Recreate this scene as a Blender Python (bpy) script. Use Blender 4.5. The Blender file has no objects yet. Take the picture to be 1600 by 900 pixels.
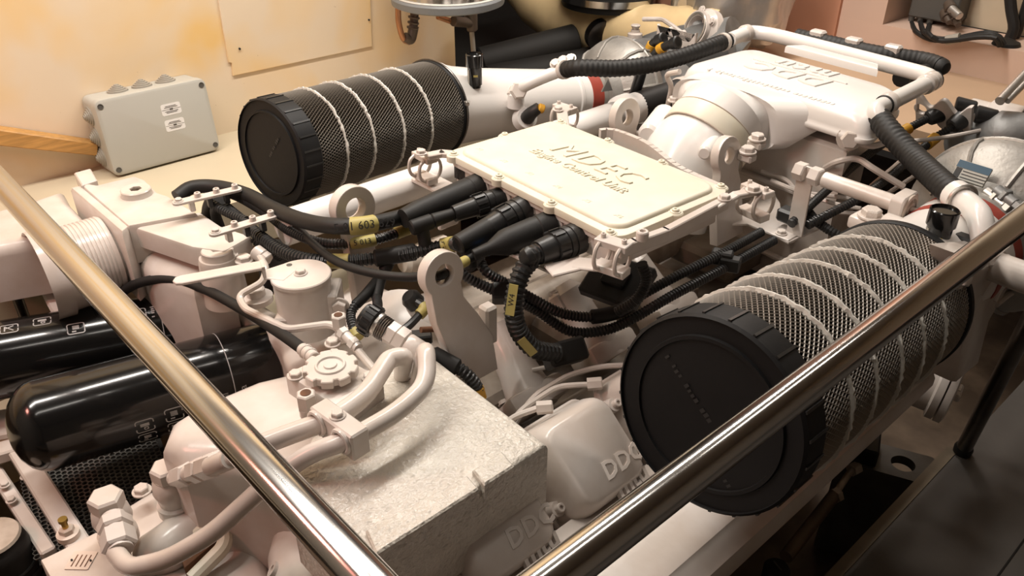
import bpy, bmesh, math, random
from mathutils import Vector, Matrix
random.seed(7)
SC = bpy.context.scene
COL = SC.collection
PI = math.pi
V = Vector
# ---------------------------------------------------------------- camera
FPX = 1290.86
CAMP = V((0, 0, 1.65))
RX = V((0.67361569, 0.73907566, 0.00301126))      # camera right, image down, forward in world axes
RY = V((0.38671597, -0.34898658, -0.85361532))
RZ = V((-0.62983542, 0.57617318, -0.5208952))
cd = bpy.data.cameras.new('camera'); cam = bpy.data.objects.new('camera', cd); COL.objects.link(cam)
cd.sensor_width = 36; cd.lens = 36 * FPX / 1600; cd.clip_start = .02
cam.matrix_world = Matrix(((RX.x, -RY.x, -RZ.x, CAMP.x), (RX.y, -RY.y, -RZ.y, CAMP.y), (RX.z, -RY.z, -RZ.z, CAMP.z), (0, 0, 0, 1)))
SC.camera = cam
# ---------------------------------------------------------------- light and exposure
SC.view_settings.view_transform = 'Standard'; SC.view_settings.look = 'None'
SC.view_settings.gamma = 1; SC.view_settings.exposure = -0.27
W = bpy.data.worlds.new('world'); SC.world = W; W.use_nodes = True
W.node_tree.nodes['Background'].inputs[0].default_value = (1.0, .84, .72, 1)
W.node_tree.nodes['Background'].inputs[1].default_value = .02
def lamp(name, loc, sx, sy, e, col, target=None):
    l = bpy.data.lights.new(name, 'AREA'); l.shape = 'RECTANGLE'; l.size = sx; l.size_y = sy
    l.energy = e; l.color = col
    o = bpy.data.objects.new(name, l); COL.objects.link(o); o.location = loc
    if target is not None:
        o.rotation_euler = (V(target) - V(loc)).to_track_quat('-Z', 'Y').to_euler()
    return o
WARM = (1.0, .925, .84)
for i, y in enumerate((-.35, .75, 1.85, 2.95)):
    lamp('ceiling_tube_light', (-1.85, y, 2.75), .14, .95, 35, WARM)
for i, y in enumerate((-.2, 1.2, 2.6)):
    lamp('ceiling_tube_light', (-.75, y, 2.75), .12, 1.0, 5, WARM)
lamp('red_work_light', (-1.75, -.9, 1.9), .25, .25, 9, (1.0, .38, .3), (-1.5, .5, .7))
# ---------------------------------------------------------------- helpers
def P(px, py, x=None, y=None, z=None, d=None):
    """point of the world on a plane of constant x, y or z, found from a place in the photograph"""
    r = RX * ((px - 800) / FPX) + RY * ((py - 450) / FPX) + RZ
    if d is not None: t = d
    elif x is not None: t = (x - CAMP.x) / r.x
    elif y is not None: t = (y - CAMP.y) / r.y
    else: t = (z - CAMP.z) / r.z
    return CAMP + r * t
def ZP(*a): return [P(px, py, z=z) for px, py, z in a]
X, Y, Z = V((1, 0, 0)), V((0, 1, 0)), V((0, 0, 1))
def nb(): return bmesh.new()
def perp(a):
    a = a.normalized(); u = a.cross(Z)
    if u.length < 1e-3: u = a.cross(X)
    u.normalize(); return u, a.cross(u).normalized()
def frame(o, U, Vv=None, Wv=None):
    U = U.normalized()
    if Vv is None: Vv = Wv.cross(U)
    Vv = (Vv - U * U.dot(Vv)).normalized(); w = U.cross(Vv)
    return Matrix(((U.x, Vv.x, w.x, o.x), (U.y, Vv.y, w.y, o.y), (U.z, Vv.z, w.z, o.z), (0, 0, 0, 1)))
def box(bm, c, s, M=None, bev=0, seg=1):
    """box of size s centred at c; M places it (then c is in M's axes)"""
    t = nb(); bmesh.ops.create_cube(t, size=1)
    for v in t.verts: v.co = V((v.co.x * s[0], v.co.y * s[1], v.co.z * s[2])) + V(c)
    if bev: bmesh.ops.bevel(t, geom=list(t.edges), offset=bev, segments=seg, affect='EDGES', profile=.5)
    join(bm, t, M)
def join(bm, t, M=None):
    if M is not None: t.transform(M)
    me = bpy.data.meshes.new('tmp'); t.to_mesh(me); t.free(); bm.from_mesh(me); bpy.data.meshes.remove(me)
def lathe(bm, o, axis, prof, seg=32, ref=None, a0=0, a1=2 * PI):
    """profile [(t along axis, radius)] turned about axis from point o"""
    a = axis.normalized(); u, w = perp(a)
    if ref is not None: u = (ref - a * a.dot(ref)).normalized(); w = a.cross(u)
    full = abs(a1 - a0 - 2 * PI) < 1e-6; n = seg if full else seg + 1
    rings = []
    for t, r in prof:
        if r < 1e-6: rings.append([bm.verts.new(o + a * t)])
        else:
            rings.append([bm.verts.new(o + a * t + (u * math.cos(a0 + (a1 - a0) * i / seg) + w * math.sin(a0 + (a1 - a0) * i / seg)) * r) for i in range(n)])
    for A, Bq in zip(rings, rings[1:]):
        for i in range(seg):
            j = (i + 1) % n
            try:
                if len(A) == 1 and len(Bq) == 1: continue
                if len(A) == 1: bm.faces.new((A[0], Bq[i], Bq[j]))
                elif len(Bq) == 1: bm.faces.new((A[i], A[j], Bq[0]))
                else: bm.faces.new((A[i], A[j], Bq[j], Bq[i]))
            except ValueError: pass
def cyl(bm, a, b, r0, r1=None, seg=20, bev=0):
    if r1 is None: r1 = r0
    L = (b - a).length
    if bev: pr = [(0, 0), (0, r0 - bev), (bev, r0), (L - bev, r1), (L, r1 - bev), (L, 0)]
    else: pr = [(0, 0), (0, r0), (L, r1), (L, 0)]
    lathe(bm, a, b - a, pr, seg)
def ring(bm, o, axis, R, r, seg=28, rs=8):
    lathe(bm, o, axis, [(r * math.sin(2 * PI * k / rs), R + r * math.cos(2 * PI * k / rs)) for k in range(rs + 1)], seg)
def smooth(pts, step=.008):
    """Catmull-Rom curve through pts"""
    p = [pts[0] * 2 - pts[1]] + list(pts) + [pts[-1] * 2 - pts[-2]]; out = []
    for i in range(1, len(p) - 2):
        L = (p[i + 1] - p[i]).length; n = max(2, int(L / step))
        for k in range(n):
            t = k / n
            out.append(.5 * (2 * p[i] + (p[i + 1] - p[i - 1]) * t + (2 * p[i - 1] - 5 * p[i] + 4 * p[i + 1] - p[i + 2]) * t * t + (3 * p[i] - p[i - 1] - 3 * p[i + 1] + p[i + 2]) * t ** 3))
    out.append(p[-2].copy()); return out
def fillet(pts, rad, n=7):
    out = [pts[0]]
    for a, b, c in zip(pts, pts[1:], pts[2:]):
        d = min(rad, (a - b).length * .48, (c - b).length * .48)
        p, q = b + (a - b).normalized() * d, b + (c - b).normalized() * d
        for k in range(n + 1):
            t = k / n; out.append(p * (1 - t) ** 2 + b * 2 * t * (1 - t) + q * t * t)
    out.append(pts[-1]); return out
def tube(bm, path, r, seg=12, cap=True):
    """r is a number or a function of the distance along the path"""
    T = []
    for i in range(len(path)):
        d = path[min(i + 1, len(path) - 1)] - path[max(i - 1, 0)]
        T.append(d.normalized() if d.length > 1e-9 else (T[-1] if T else Z))
    u, w = perp(T[0]); s = 0; rings = []
    for i, p in enumerate(path):
        if i:
            s += (p - path[i - 1]).length
            u = (u - T[i] * T[i].dot(u)); u.normalize()
        w = T[i].cross(u); q = r(s) if callable(r) else r
        rings.append([bm.verts.new(p + (u * math.cos(2 * PI * k / seg) + w * math.sin(2 * PI * k / seg)) * q) for k in range(seg)])
    for A, Bq in zip(rings, rings[1:]):
        for k in range(seg): bm.faces.new((A[k], A[(k + 1) % seg], Bq[(k + 1) % seg], Bq[k]))
    if cap:
        bm.faces.new(rings[0][::-1]); bm.faces.new(rings[-1])
def conduit(bm, pts, r, pitch=.0075, seg=10, dep=.16):
    """corrugated hose through pts"""
    path = smooth(pts, pitch / 4)
    # resample evenly
    out = [path[0]]; acc = 0
    for a, b in zip(path, path[1:]):
        L = (b - a).length
        while L > 0 and acc + L >= pitch / 4:
            t = (pitch / 4 - acc) / L; a = a + (b - a) * t; out.append(a); L = (b - a).length; acc = 0
        acc += L
    tube(bm, out, lambda s: r * (1 if (s / pitch) % 1 < .55 else 1 - dep), seg)
def prism(bm, poly, M, h, bev=0, seg=2):
    """polygon (M's xy plane) raised by h along M's z"""
    t = nb(); lo = [t.verts.new((p[0], p[1], 0)) for p in poly]; hi = [t.verts.new((p[0], p[1], h)) for p in poly]
    n = len(poly); t.faces.new(lo[::-1]); tf = t.faces.new(hi)
    for i in range(n): t.faces.new((lo[i], lo[(i + 1) % n], hi[(i + 1) % n], hi[i]))
    bmesh.ops.recalc_face_normals(t, faces=list(t.faces))
    if bev: bmesh.ops.bevel(t, geom=list(tf.edges), offset=bev, segments=seg, affect='EDGES', profile=.5)
    join(bm, t, M)
def rpoly(w, h, r, n=5, cx=0, cy=0):
    o = []
    for sx, sy, a in ((1, 1, 0), (-1, 1, PI / 2), (-1, -1, PI), (1, -1, 1.5 * PI)):
        for k in range(n + 1):
            t = a + PI / 2 * k / n; o.append((cx + sx * (w / 2 - r) + r * math.cos(t), cy + sy * (h / 2 - r) + r * math.sin(t)))
    return o
def circ(cx, cy, r, n=24): return [(cx + r * math.cos(2 * PI * k / n), cy + r * math.sin(2 * PI * k / n)) for k in range(n)]
def plate(bm, outer, holes, M, h, bev=0):
    """flat plate with holes, made by filling a 2D curve; M's xy plane, raised by h"""
    c = bpy.data.curves.new('tmp', 'CURVE'); c.dimensions = '2D'; c.fill_mode = 'BOTH'; c.extrude = h / 2 - bev; c.bevel_depth = bev; c.bevel_resolution = 1
    for poly in [outer] + list(holes):
        s = c.splines.new('POLY'); s.points.add(len(poly) - 1)
        for p, q in zip(s.points, poly): p.co = (q[0], q[1], 0, 1)
        s.use_cyclic_u = True
    curve_to(bm, c, M @ Matrix.Translation((0, 0, h / 2)))
def curve_to(bm, c, M):
    o = bpy.data.objects.new('tmp', c)
    me = bpy.data.meshes.new_from_object(o); me.transform(M); bm.from_mesh(me)
    bpy.data.meshes.remove(me); bpy.data.objects.remove(o); bpy.data.curves.remove(c)
def text(bm, s, M, size, h, shear=0, bold=0, align='CENTER', sp=1):
    c = bpy.data.curves.new('tmp', 'FONT'); c.body = s; c.size = size; c.extrude = h; c.shear = shear; c.offset = bold
    c.align_x = align; c.align_y = 'CENTER'; c.resolution_u = 2; c.space_character = sp
    curve_to(bm, c, M)
def dashes(bm, n, w, h, M, t=.0005):
    """a row of small raised strokes, for print too small to read"""
    rnd = random.Random(n)
    for k in range(n):
        if rnd.random() < .15: continue
        box(bm, (-w / 2 + w * (k + .5) / n, rnd.uniform(-.1, .1) * h, 0), (w / n * rnd.uniform(.4, .75), h * rnd.uniform(.6, 1), t), M)
HEX = [(math.cos(PI / 3 * k), math.sin(PI / 3 * k)) for k in range(6)]
def hexnut(bm, p, n, r, h, ref=None):
    u, w = perp(n)
    if ref: u = ref
    prism(bm, [(a * r, b * r) for a, b in HEX], frame(p, u, Wv=n.normalized()), h, r * .13, 1)
# ---------------------------------------------------------------- objects
LOC = {}
def finish(me, ang=35):
    me.polygons.foreach_set('use_smooth', [True] * len(me.polygons))
    me.set_sharp_from_angle(angle=math.radians(ang)); me.update()
def thing(name, label, cat, loc, group=None):
    o = bpy.data.objects.new(name, None); COL.objects.link(o); o.location = loc; o.empty_display_size = .03
    o['label'] = label; o['category'] = cat
    if group: o['group'] = group
    LOC[o.name] = V(loc); return o
def part(name, bm, mat, parent, label=None, kind=None, ang=35, rn=True):
    if rn: bmesh.ops.recalc_face_normals(bm, faces=list(bm.faces))
    me = bpy.data.meshes.new(name); bm.to_mesh(me); bm.free(); finish(me, ang)
    me.transform(Matrix.Translation(-LOC[parent.name])); me.materials.append(mat)
    o = bpy.data.objects.new(name, me); COL.objects.link(o); o.parent = parent; LOC[o.name] = LOC[parent.name]
    if label: o['label'] = label
    if kind: o['kind'] = kind
    return o
def solo(name, bm, mat, label=None, cat=None, kind=None, group=None, ang=35):
    bmesh.ops.recalc_face_normals(bm, faces=list(bm.faces))
    me = bpy.data.meshes.new(name); bm.to_mesh(me); bm.free(); finish(me, ang); me.materials.append(mat)
    n = len(me.vertices); c = V((0, 0, 0)); lo = 1e9
    for v in me.vertices: c += v.co; lo = min(lo, v.co.z)
    c /= n; c.z = lo; me.transform(Matrix.Translation(-c))
    o = bpy.data.objects.new(name, me); COL.objects.link(o); o.location = c; LOC[o.name] = V(c)
    for k, v in (('label', label), ('category', cat), ('kind', kind), ('group', group)):
        if v: o[k] = v
    return o
MESH = {}
def shared(name, key, build, mat, parent, M, label=None):
    """one more object that shares the mesh kept under key; M is its place in the world"""
    k = (key, mat.name)
    if k not in MESH:
        bm = nb(); build(bm); bmesh.ops.recalc_face_normals(bm, faces=list(bm.faces))
        me = bpy.data.meshes.new(name); bm.to_mesh(me); bm.free(); finish(me); me.materials.append(mat); MESH[k] = me
    o = bpy.data.objects.new(name, MESH[k]); COL.objects.link(o); o.parent = parent
    o.matrix_local = Matrix.Translation(-LOC[parent.name]) @ M; LOC[o.name] = LOC[parent.name]
    if label: o['label'] = label
    return o
def _bolt(bm):
    lathe(bm, V((0, 0, 0)), Z, [(0, 0), (0, 1.45), (.22, 1.45), (.27, 1.38), (.27, 0)], 20)
    hexnut(bm, V((0, 0, .27)), Z, 1.12, .75)
def _screw(bm):
    lathe(bm, V((0, 0, 0)), Z, [(0, 0), (0, 1.5), (.25, 1.5), (.3, 1.4), (.3, 1.0), (.75, 1.0), (.9, .85), (.9, .42), (.55, .4), (.55, 0)], 16)
def _cap(bm):
    lathe(bm, V((0, 0, 0)), Z, [(0, 0), (0, 1), (1.3, 1), (1.5, .85), (1.5, .5), (1.0, .48), (1.0, 0)], 16)
def bolt(parent, p, n=Z, r=.009, mat=None, kind=_bolt, name='bolt'):
    u, w = perp(V(n)); ang = random.random()
    u2 = u * math.cos(ang) + w * math.sin(ang)
    return shared(name, kind.__name__, kind, mat or M_WHITE, parent, frame(p, u2, Wv=V(n).normalized()) @ Matrix.Scale(r, 4))
# ---------------------------------------------------------------- materials
def mat(name, col, rough=.5, metal=0, bump=0, bscale=60, var=0, vscale=6, col2=None, coat=0, spec=.5, detail=4, stretch=None, bdist=.004):
    m = bpy.data.materials.new(name); m.use_nodes = True; nt = m.node_tree; b = nt.nodes['Principled BSDF']
    b.inputs['Base Color'].default_value = (*col, 1); b.inputs['Roughness'].default_value = rough; b.inputs['Metallic'].default_value = metal
    b.inputs['Coat Weight'].default_value = coat; b.inputs['Specular IOR Level'].default_value = spec
    tc = nt.nodes.new('ShaderNodeTexCoord')
    src = tc.outputs['Object']
    if stretch:
        mp = nt.nodes.new('ShaderNodeMapping'); nt.links.new(src, mp.inputs[0]); mp.inputs['Scale'].default_value = stretch; src = mp.outputs[0]
    if var:
        n = nt.nodes.new('ShaderNodeTexNoise'); n.inputs['Scale'].default_value = vscale; n.inputs['Detail'].default_value = detail
        nt.links.new(src, n.inputs['Vector'])
        r = nt.nodes.new('ShaderNodeValToRGB'); r.color_ramp.elements[0].position = .38; r.color_ramp.elements[1].position = .66
        c2 = col2 or tuple(c * (1 - var) for c in col)
        r.color_ramp.elements[0].color = (*c2, 1); r.color_ramp.elements[1].color = (*col, 1)
        nt.links.new(n.outputs['Fac'], r.inputs[0]); nt.links.new(r.outputs[0], b.inputs['Base Color'])
    if bump:
        n = nt.nodes.new('ShaderNodeTexNoise'); n.inputs['Scale'].default_value = bscale; n.inputs['Detail'].default_value = 3
        nt.links.new(src, n.inputs['Vector'])
        bp = nt.nodes.new('ShaderNodeBump'); bp.inputs['Strength'].default_value = bump; bp.inputs['Distance'].default_value = bdist
        nt.links.new(n.outputs['Fac'], bp.inputs['Height']); nt.links.new(bp.outputs[0], b.inputs['Normal'])
    return m
M_WHITE = mat('white_paint', (.65, .60, .562), .25, bump=.10, bscale=45, var=.10, vscale=9, col2=(.57, .50, .445))
M_ROUGHW = mat('rough_white_paint', (.60, .555, .49), .18, bump=.8, bscale=95, bdist=.006, var=.1, vscale=30)
M_CREAM = mat('cream_paint', (.72, .68, .57), .42, bump=.06, bscale=60, var=.06, vscale=14, col2=(.69, .64, .51))
M_DUCT = mat('duct_white_paint', (.74, .71, .68), .25, bump=.03, bscale=30)
M_DIRTY = mat('grimy_white_paint', (.66, .59, .51), .45, bump=.2, bscale=40, var=.4, vscale=11, col2=(.36, .29, .23))
M_BLOCK = mat('shaded_casting_paint', (.36, .315, .27), .5, bump=.25, bscale=30, var=.45, vscale=7, col2=(.15, .115, .085))  # white engine paint darkened, the valley's shade put into its colour
M_RUB = mat('black_rubber', (.014, .0132, .0125), .55, bump=.1, bscale=80, spec=.35)
M_PLA = mat('black_plastic', (.018, .018, .018), .38, bump=.05, bscale=90)
M_CAP = mat('black_cap_rubber', (.008, .0083, .009), .55, bump=.06, bscale=120, var=.15, vscale=12, spec=.28)
M_GLOSS = mat('black_gloss_paint', (.006, .006, .006), .16, coat=.2, bump=.01, bscale=20)
M_STEEL = mat('polished_steel', (.58, .57, .555), .15, 1)
M_DSTEEL = mat('dark_steel', (.20, .18, .165), .32, 1, var=.4, vscale=8)
M_ALU = mat('cast_aluminium', (.40, .38, .35), .47, .5, bump=.22, bscale=120, var=.22, vscale=16)
M_GREY = mat('grey_cast_iron', (.26, .26, .255), .46, .45, bump=.18, bscale=70, var=.35, vscale=9)
M_WIRE = mat('mesh_wire', (.34, .31, .275), .5, .3)
M_WIRE_DARK = mat('dark_mesh_wire', (.165, .145, .12), .6, .2)  # darker, browner copy of the mesh wire, for the left filter
M_MEDIA = mat('filter_paper', (.085, .07, .058), .85, var=.6, vscale=60)
M_BEAD = mat('glue_bead', (.62, .60, .55), .55, bump=.3, bscale=150)
M_RED = mat('red_silicone', (.30, .045, .028), .5)
M_YEL = mat('yellow_sleeve', (.40, .335, .105), .5)
M_ORA = mat('orange_tape', (.62, .32, .03), .5)
M_BLUE = mat('blue_band', (.06, .18, .42), .5)
M_INK = mat('black_ink', (.02, .02, .02), .6)
M_PRINT = mat('grey_print', (.42, .42, .42), .5)
M_LABEL = mat('white_label', (.75, .74, .72), .45)
M_PINKLAB = mat('pale_metal_label', (.66, .55, .47), .4)
M_BRASS = mat('brass', (.55, .36, .10), .35, .9)
M_ZINC = mat('zinc_steel', (.55, .52, .48), .35, .85)
M_LEDGE = mat('ledge_paint', (.56, .48, .345), .5, bump=.05, bscale=20, var=.08, vscale=3)
M_WOOD = mat('pine_wood', (.55, .29, .085), .5, bump=.1, bscale=40, var=.3, vscale=10, stretch=(14, 1.2, 14))
M_GBOX = mat('grey_enclosure', (.43, .42, .375), .42, bump=.02, bscale=60)
M_GROM = mat('grey_grommet', (.33, .305, .26), .5)
M_LAG = mat('cream_lagging', (.80, .60, .33), .34, bump=.25, bscale=14, var=.15, vscale=6)
M_FOIL = mat('aluminium_foil', (.66, .63, .60), .33, .8, bump=.9, bscale=13)
M_COPPER = mat('copper_pipe', (.45, .22, .11), .35, .7)
M_BROWN = mat('brown_bakelite', (.09, .065, .048), .45)
M_GREYR = mat('grey_rim_paint', (.17, .18, .185), .45)
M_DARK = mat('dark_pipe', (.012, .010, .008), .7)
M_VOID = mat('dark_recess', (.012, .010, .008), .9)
M_PINKW = mat('pink_wall_paint', (.60, .43, .34), .6, var=.06, vscale=3)
M_ORAW = mat('orange_wall_paint', (.55, .27, .17), .6, var=.12, vscale=3)
M_RECESS = mat('recess_wall_paint', (.56, .46, .33), .6, var=.1, vscale=4)
M_BFLOOR = mat('tan_floor_paint', (.55, .38, .25), .6, var=.08, vscale=3)
M_BILGE = mat('bilge_paint', (.24, .17, .115), .6, bump=.2, bscale=20, var=.5, vscale=5, col2=(.11, .075, .05))
M_WALK = mat('walkway_rubber', (.12, .108, .097), .6, bump=.12, bscale=60, var=.18, vscale=5)
M_EDGE = mat('walkway_edging', (.24, .19, .13), .55, var=.2, vscale=12)
M_RUST = mat('rust', (.17, .07, .03), .8, var=.5, vscale=30)
M_DBOX = mat('dark_grey_enclosure', (.085, .08, .072), .5, bump=.05)
# cream wall with worn ochre patches
M_WALL = bpy.data.materials.new('stained_wall_paint'); M_WALL.use_nodes = True
nt = M_WALL.node_tree; bs = nt.nodes['Principled BSDF']; bs.inputs['Roughness'].default_value = .5
tc = nt.nodes.new('ShaderNodeTexCoord'); n1 = nt.nodes.new('ShaderNodeTexNoise'); n1.inputs['Scale'].default_value = 2.1; n1.inputs['Detail'].default_value = 3
n1.inputs['Distortion'].default_value = .4
r1 = nt.nodes.new('ShaderNodeValToRGB'); e = r1.color_ramp.elements
e[0].position = .44; e[0].color = (.74, .61, .45, 1); e[1].position = .66; e[1].color = (.78, .52, .21, 1)
n2 = nt.nodes.new('ShaderNodeTexNoise'); n2.inputs['Scale'].default_value = 60; n2.inputs['Detail'].default_value = 2
r2 = nt.nodes.new('ShaderNodeValToRGB'); r2.color_ramp.elements[0].position = .17; r2.color_ramp.elements[1].position = .22
r2.color_ramp.elements[0].color = (.45, .36, .26, 1); r2.color_ramp.elements[1].color = (1, 1, 1, 1)
mx = nt.nodes.new('ShaderNodeMix'); mx.data_type = 'RGBA'; mx.blend_type = 'MULTIPLY'; mx.inputs[0].default_value = 1
nt.links.new(tc.outputs['Object'], n1.inputs[0]); nt.links.new(tc.outputs['Object'], n2.inputs[0])
nt.links.new(n1.outputs[0], r1.inputs[0]); nt.links.new(n2.outputs[0], r2.inputs[0])
nt.links.new(r1.outputs[0], mx.inputs[6]); nt.links.new(r2.outputs[0], mx.inputs[7]); nt.links.new(mx.outputs[2], bs.inputs['Base Color'])
# ================================================================ the setting
def slab(name, x0, x1, y0, y1, z0, z1, m, **k):
    bm = nb(); box(bm, ((x0 + x1) / 2, (y0 + y1) / 2, (z0 + z1) / 2), (x1 - x0, y1 - y0, z1 - z0)); return solo(name, bm, m, kind='structure', **k)
slab('wall_left', -2.82, -2.70, -1.6, 2.145, -.45, 2.9, M_WALL)
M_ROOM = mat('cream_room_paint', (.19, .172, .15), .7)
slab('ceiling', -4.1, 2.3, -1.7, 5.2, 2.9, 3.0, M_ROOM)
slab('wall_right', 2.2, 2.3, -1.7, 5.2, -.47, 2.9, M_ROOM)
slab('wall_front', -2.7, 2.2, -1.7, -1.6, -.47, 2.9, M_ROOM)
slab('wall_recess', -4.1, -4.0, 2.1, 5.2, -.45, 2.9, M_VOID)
slab('floor', -4.1, 2.2, -1.6, 5.2, -.47, -.42, M_BILGE)
slab('floor_ledge', -2.70, -2.16, -1.6, 2.145, .45, .605, M_LEDGE)
slab('floor_step', -2.16, -1.98, -1.6, 1.2, .20, .26, M_LEDGE)
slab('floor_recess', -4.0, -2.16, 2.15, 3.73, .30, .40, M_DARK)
slab('floor_rear', -2.16, .35, 2.95, 3.74, .50, .605, M_BFLOOR)
slab('wall_back', -1.86, 2.2, 3.74, 3.98, .45, .742, M_PINKW)
slab('wall_back_upper', -1.86, -1.655, 3.74, 4.2, .742, 2.9, M_PINKW)
slab('wall_back_recess', -1.655, 2.2, 4.0, 4.2, .742, 2.9, M_RECESS)
slab('wall_column', -2.11, -1.86, 3.72, 4.2, .30, 2.9, M_ORAW)
slab('wall_rear', -4.0, -2.11, 4.05, 4.2, .30, 2.9, M_ORAW)
# ledge tile joints
bm = nb()
for y in (.33, .62, 1.5): box(bm, (-2.43, y, .6045), (.54, .004, .004))
solo('trim_1', bm, M_BILGE, kind='structure')
# walkway on the right, with its pale edging
slab('floor_walkway', -.455, 2.2, -1.6, 3.3, -.06, 0, M_WALK)
slab('trim_2', -.485, -.455, -1.6, 2.17, -.10, .003, M_EDGE)
bm = nb(); box(bm, (.1, 2.62, .001), (1.0, .005, .003)); box(bm, (-.2, 1.9, .001), (.004, 1.4, .003)); solo('trim_3', bm, M_VOID, kind='structure')
# ---- access panel on the left wall
t = thing('access_panel', 'thin cream access panel screwed flat on the stained wall above the left air filter', 'panel', P(460, 95, x=-2.7))
bm = nb(); M = frame(V((-2.7, 0, 0)), Y, Z)
pts = [P(a, b, x=-2.7) for a, b in ((363, 118), (580, 72), (575, -60), (330, -60), (356, 97), (361, 98))]
prism(bm, [(p.y, p.z) for p in pts], M, .007, .0015, 1); part('panel_sheet', bm, M_WALL, t)
for a, b in ((374, 76), (576, 31)): bolt(t, P(a, b, x=-2.693), X, .0035, M_INK, _cap, 'screw')
# ---- pine batten
bm = nb(); M = frame(V((-2.66, 0, 0)), Y, Z)
q = [P(a, b, x=-2.64) for a, b in ((-90, 190), (154, 225), (153, 244), (-90, 219))]
prism(bm, [(p.y, p.z) for p in q], frame(V((-2.695, 0, 0)), Y, Z), .055, .003, 1)
solo('wooden_batten', bm, M_WOOD, 'varnished pine batten leaning along the wall against the grey junction box', 'batten')
# ---- junction box
t = thing('junction_box', 'grey plastic junction box with rubber grommets standing on the ledge by the wall', 'junction box', (-2.62, .86, .605))
Mj = frame(V((-2.60, .855, .607)), Y, V((-.10, 0, 1)))          # x along wall, y up, z towards the room
bm = nb(); prism(bm, rpoly(.345, .235, .02, 4, 0, .1175), Mj @ Matrix.Translation((0, 0, -.075)), .085, .006, 2); part('body', bm, M_GBOX, t)
bm = nb(); prism(bm, rpoly(.348, .238, .022, 4, 0, .1185), Mj @ Matrix.Translation((0, 0, .012)), .032, .010, 2); lid = part('lid', bm, M_GBOX, t)
def grommet(bm):
    lathe(bm, V((0, 0, 0)), Z, [(0, 0), (0, 1), (.16, 1), (.18, .8), (.30, .8), (.32, .6), (.44, .6), (.46, .42), (.58, .42), (.6, .25), (.7, .24), (.72, 0)], 24)
for k in (-.075, 0, .075): shared('grommet', 'grommet', grommet, M_GROM, t, Mj @ frame(V((k, .235, -.032)), X, Wv=Y) @ Matrix.Scale(.031, 4))
for k in (.05, .115, .18): shared('grommet', 'grommet', grommet, M_GROM, t, Mj @ frame(V((-.172, k, -.032)), Y, Wv=-X) @ Matrix.Scale(.029, 4))
for a, b in ((-.157, .02), (.157, .02), (-.157, .217), (.157, .217)):
    shared('lid_screw', 'lidscrew', lambda bm: lathe(bm, V((0, 0, 0)), Z, [(0, 0), (0, 1), (.25, 1), (.25, .8), (.1, .75), (.1, 0)], 16), M_DBOX, t, Mj @ Matrix.Translation((a, b, .0435)) @ Matrix.Scale(.0085, 4))
for k, (a, b) in enumerate(((.045, .165), (.045, .115))):
    bm = nb(); prism(bm, rpoly(.062, .036, .006, 3), Mj @ Matrix.Translation((a, b, .0435)), .001); l = part('label', bm, M_LABEL, t, 'small white printed label')
    bm = nb()
    for yy in (.010, .006, -.010, -.006): box(bm, (a, b + yy, .0448), (.034 if abs(yy) > .008 else .042, .0016, .0004), Mj)
    box(bm, (a, b, .0448), (.06, .0008, .0004), Mj); box(bm, (a, b, .0449), (.010, .005, .0004), Mj)
    part('print', bm, M_DBOX, l)
# ---- stainless tank hung at the end of the wall
c = P(700, -2, x=-2.46)
t = thing('steel_tank', 'round stainless steel tank with a grey painted rim at the end of the wall', 'tank', c)
bm = nb(); lathe(bm, c - Z * .02, Z, [(0, 0), (0, .185), (.008, .205), (.03, .208), (.036, .203), (.036, 0)], 48); part('rim', bm, M_GREYR, t)
bm = nb(); lathe(bm, c + Z * .016, Z, [(0, 0), (0, .19), (.6, .19), (.62, 0)], 48); part('shell', bm, M_STEEL, t, 'polished steel shell')
bm = nb(); ring(bm, c + Z * .018, Z, .193, .004, 48, 6); part('seal', bm, M_BEAD, t)
# ---- copper drain with brown fitting
a = [P(622, 10, x=-2.6), P(623, 35, x=-2.6), P(630, 60, x=-2.6), P(640, 66, x=-2.6)]
t = thing('drain_pipe', 'bent copper pipe with brown screwed elbow hanging under the steel tank', 'pipe', a[2])
bm = nb(); tube(bm, smooth(a, .01), .011); part('copper_pipe', bm, M_COPPER, t)
bm = nb(); e = P(642, 64, x=-2.6); f = P(648, 18, x=-2.6)
tube(bm, fillet([P(632, 58, x=-2.6), e, P(647, 40, x=-2.6)], .02), .019); cyl(bm, P(646, 44, x=-2.6), f, .016)
for k in (.45, .62, .8): ring(bm, e.lerp(f, k), f - e, .018, .005, 16, 6)
part('elbow', bm, M_BROWN, t)
bm = nb(); cyl(bm, f, f + Z * .05, .017); part('collar', bm, M_RED, t, 'red collar')
a = [P(735, 30, x=-2.62), P(738, 60, x=-2.62), P(741, 100, x=-2.62), P(740, 135, x=-2.62)]
t = thing('drain_valve', 'brass tank valve with a thin pale drain hose in front of the dark recess', 'valve', a[0])
bm = nb(); tube(bm, smooth(a, .01), .010); part('hose', bm, M_GROM, t)
bm = nb(); cyl(bm, P(735, 18, x=-2.62), P(738, 48, x=-2.62), .028, .022, bev=.004); cyl(bm, P(708, 33, x=-2.6), P(736, 36, x=-2.62), .020, bev=.003); part('valve_body', bm, M_BROWN, t)
a = [P(690, 28, x=-2.62), P(712, 35, x=-2.62)]
bm = nb(); cyl(bm, P(684, 26, x=-2.62), P(712, 36, x=-2.62), .011); part('copper_pipe', bm, M_COPPER, t)
# ---- dark pipes in the recess
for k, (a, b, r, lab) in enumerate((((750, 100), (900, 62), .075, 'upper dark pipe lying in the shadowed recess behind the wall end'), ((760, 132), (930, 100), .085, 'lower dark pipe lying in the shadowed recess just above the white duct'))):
    bm = nb(); cyl(bm, P(*a, x=-2.95 + .1 * k), P(*b, x=-2.75 + .1 * k), r, bev=.008); solo('dark_pipe', bm, M_DARK, lab, 'pipe')
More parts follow.
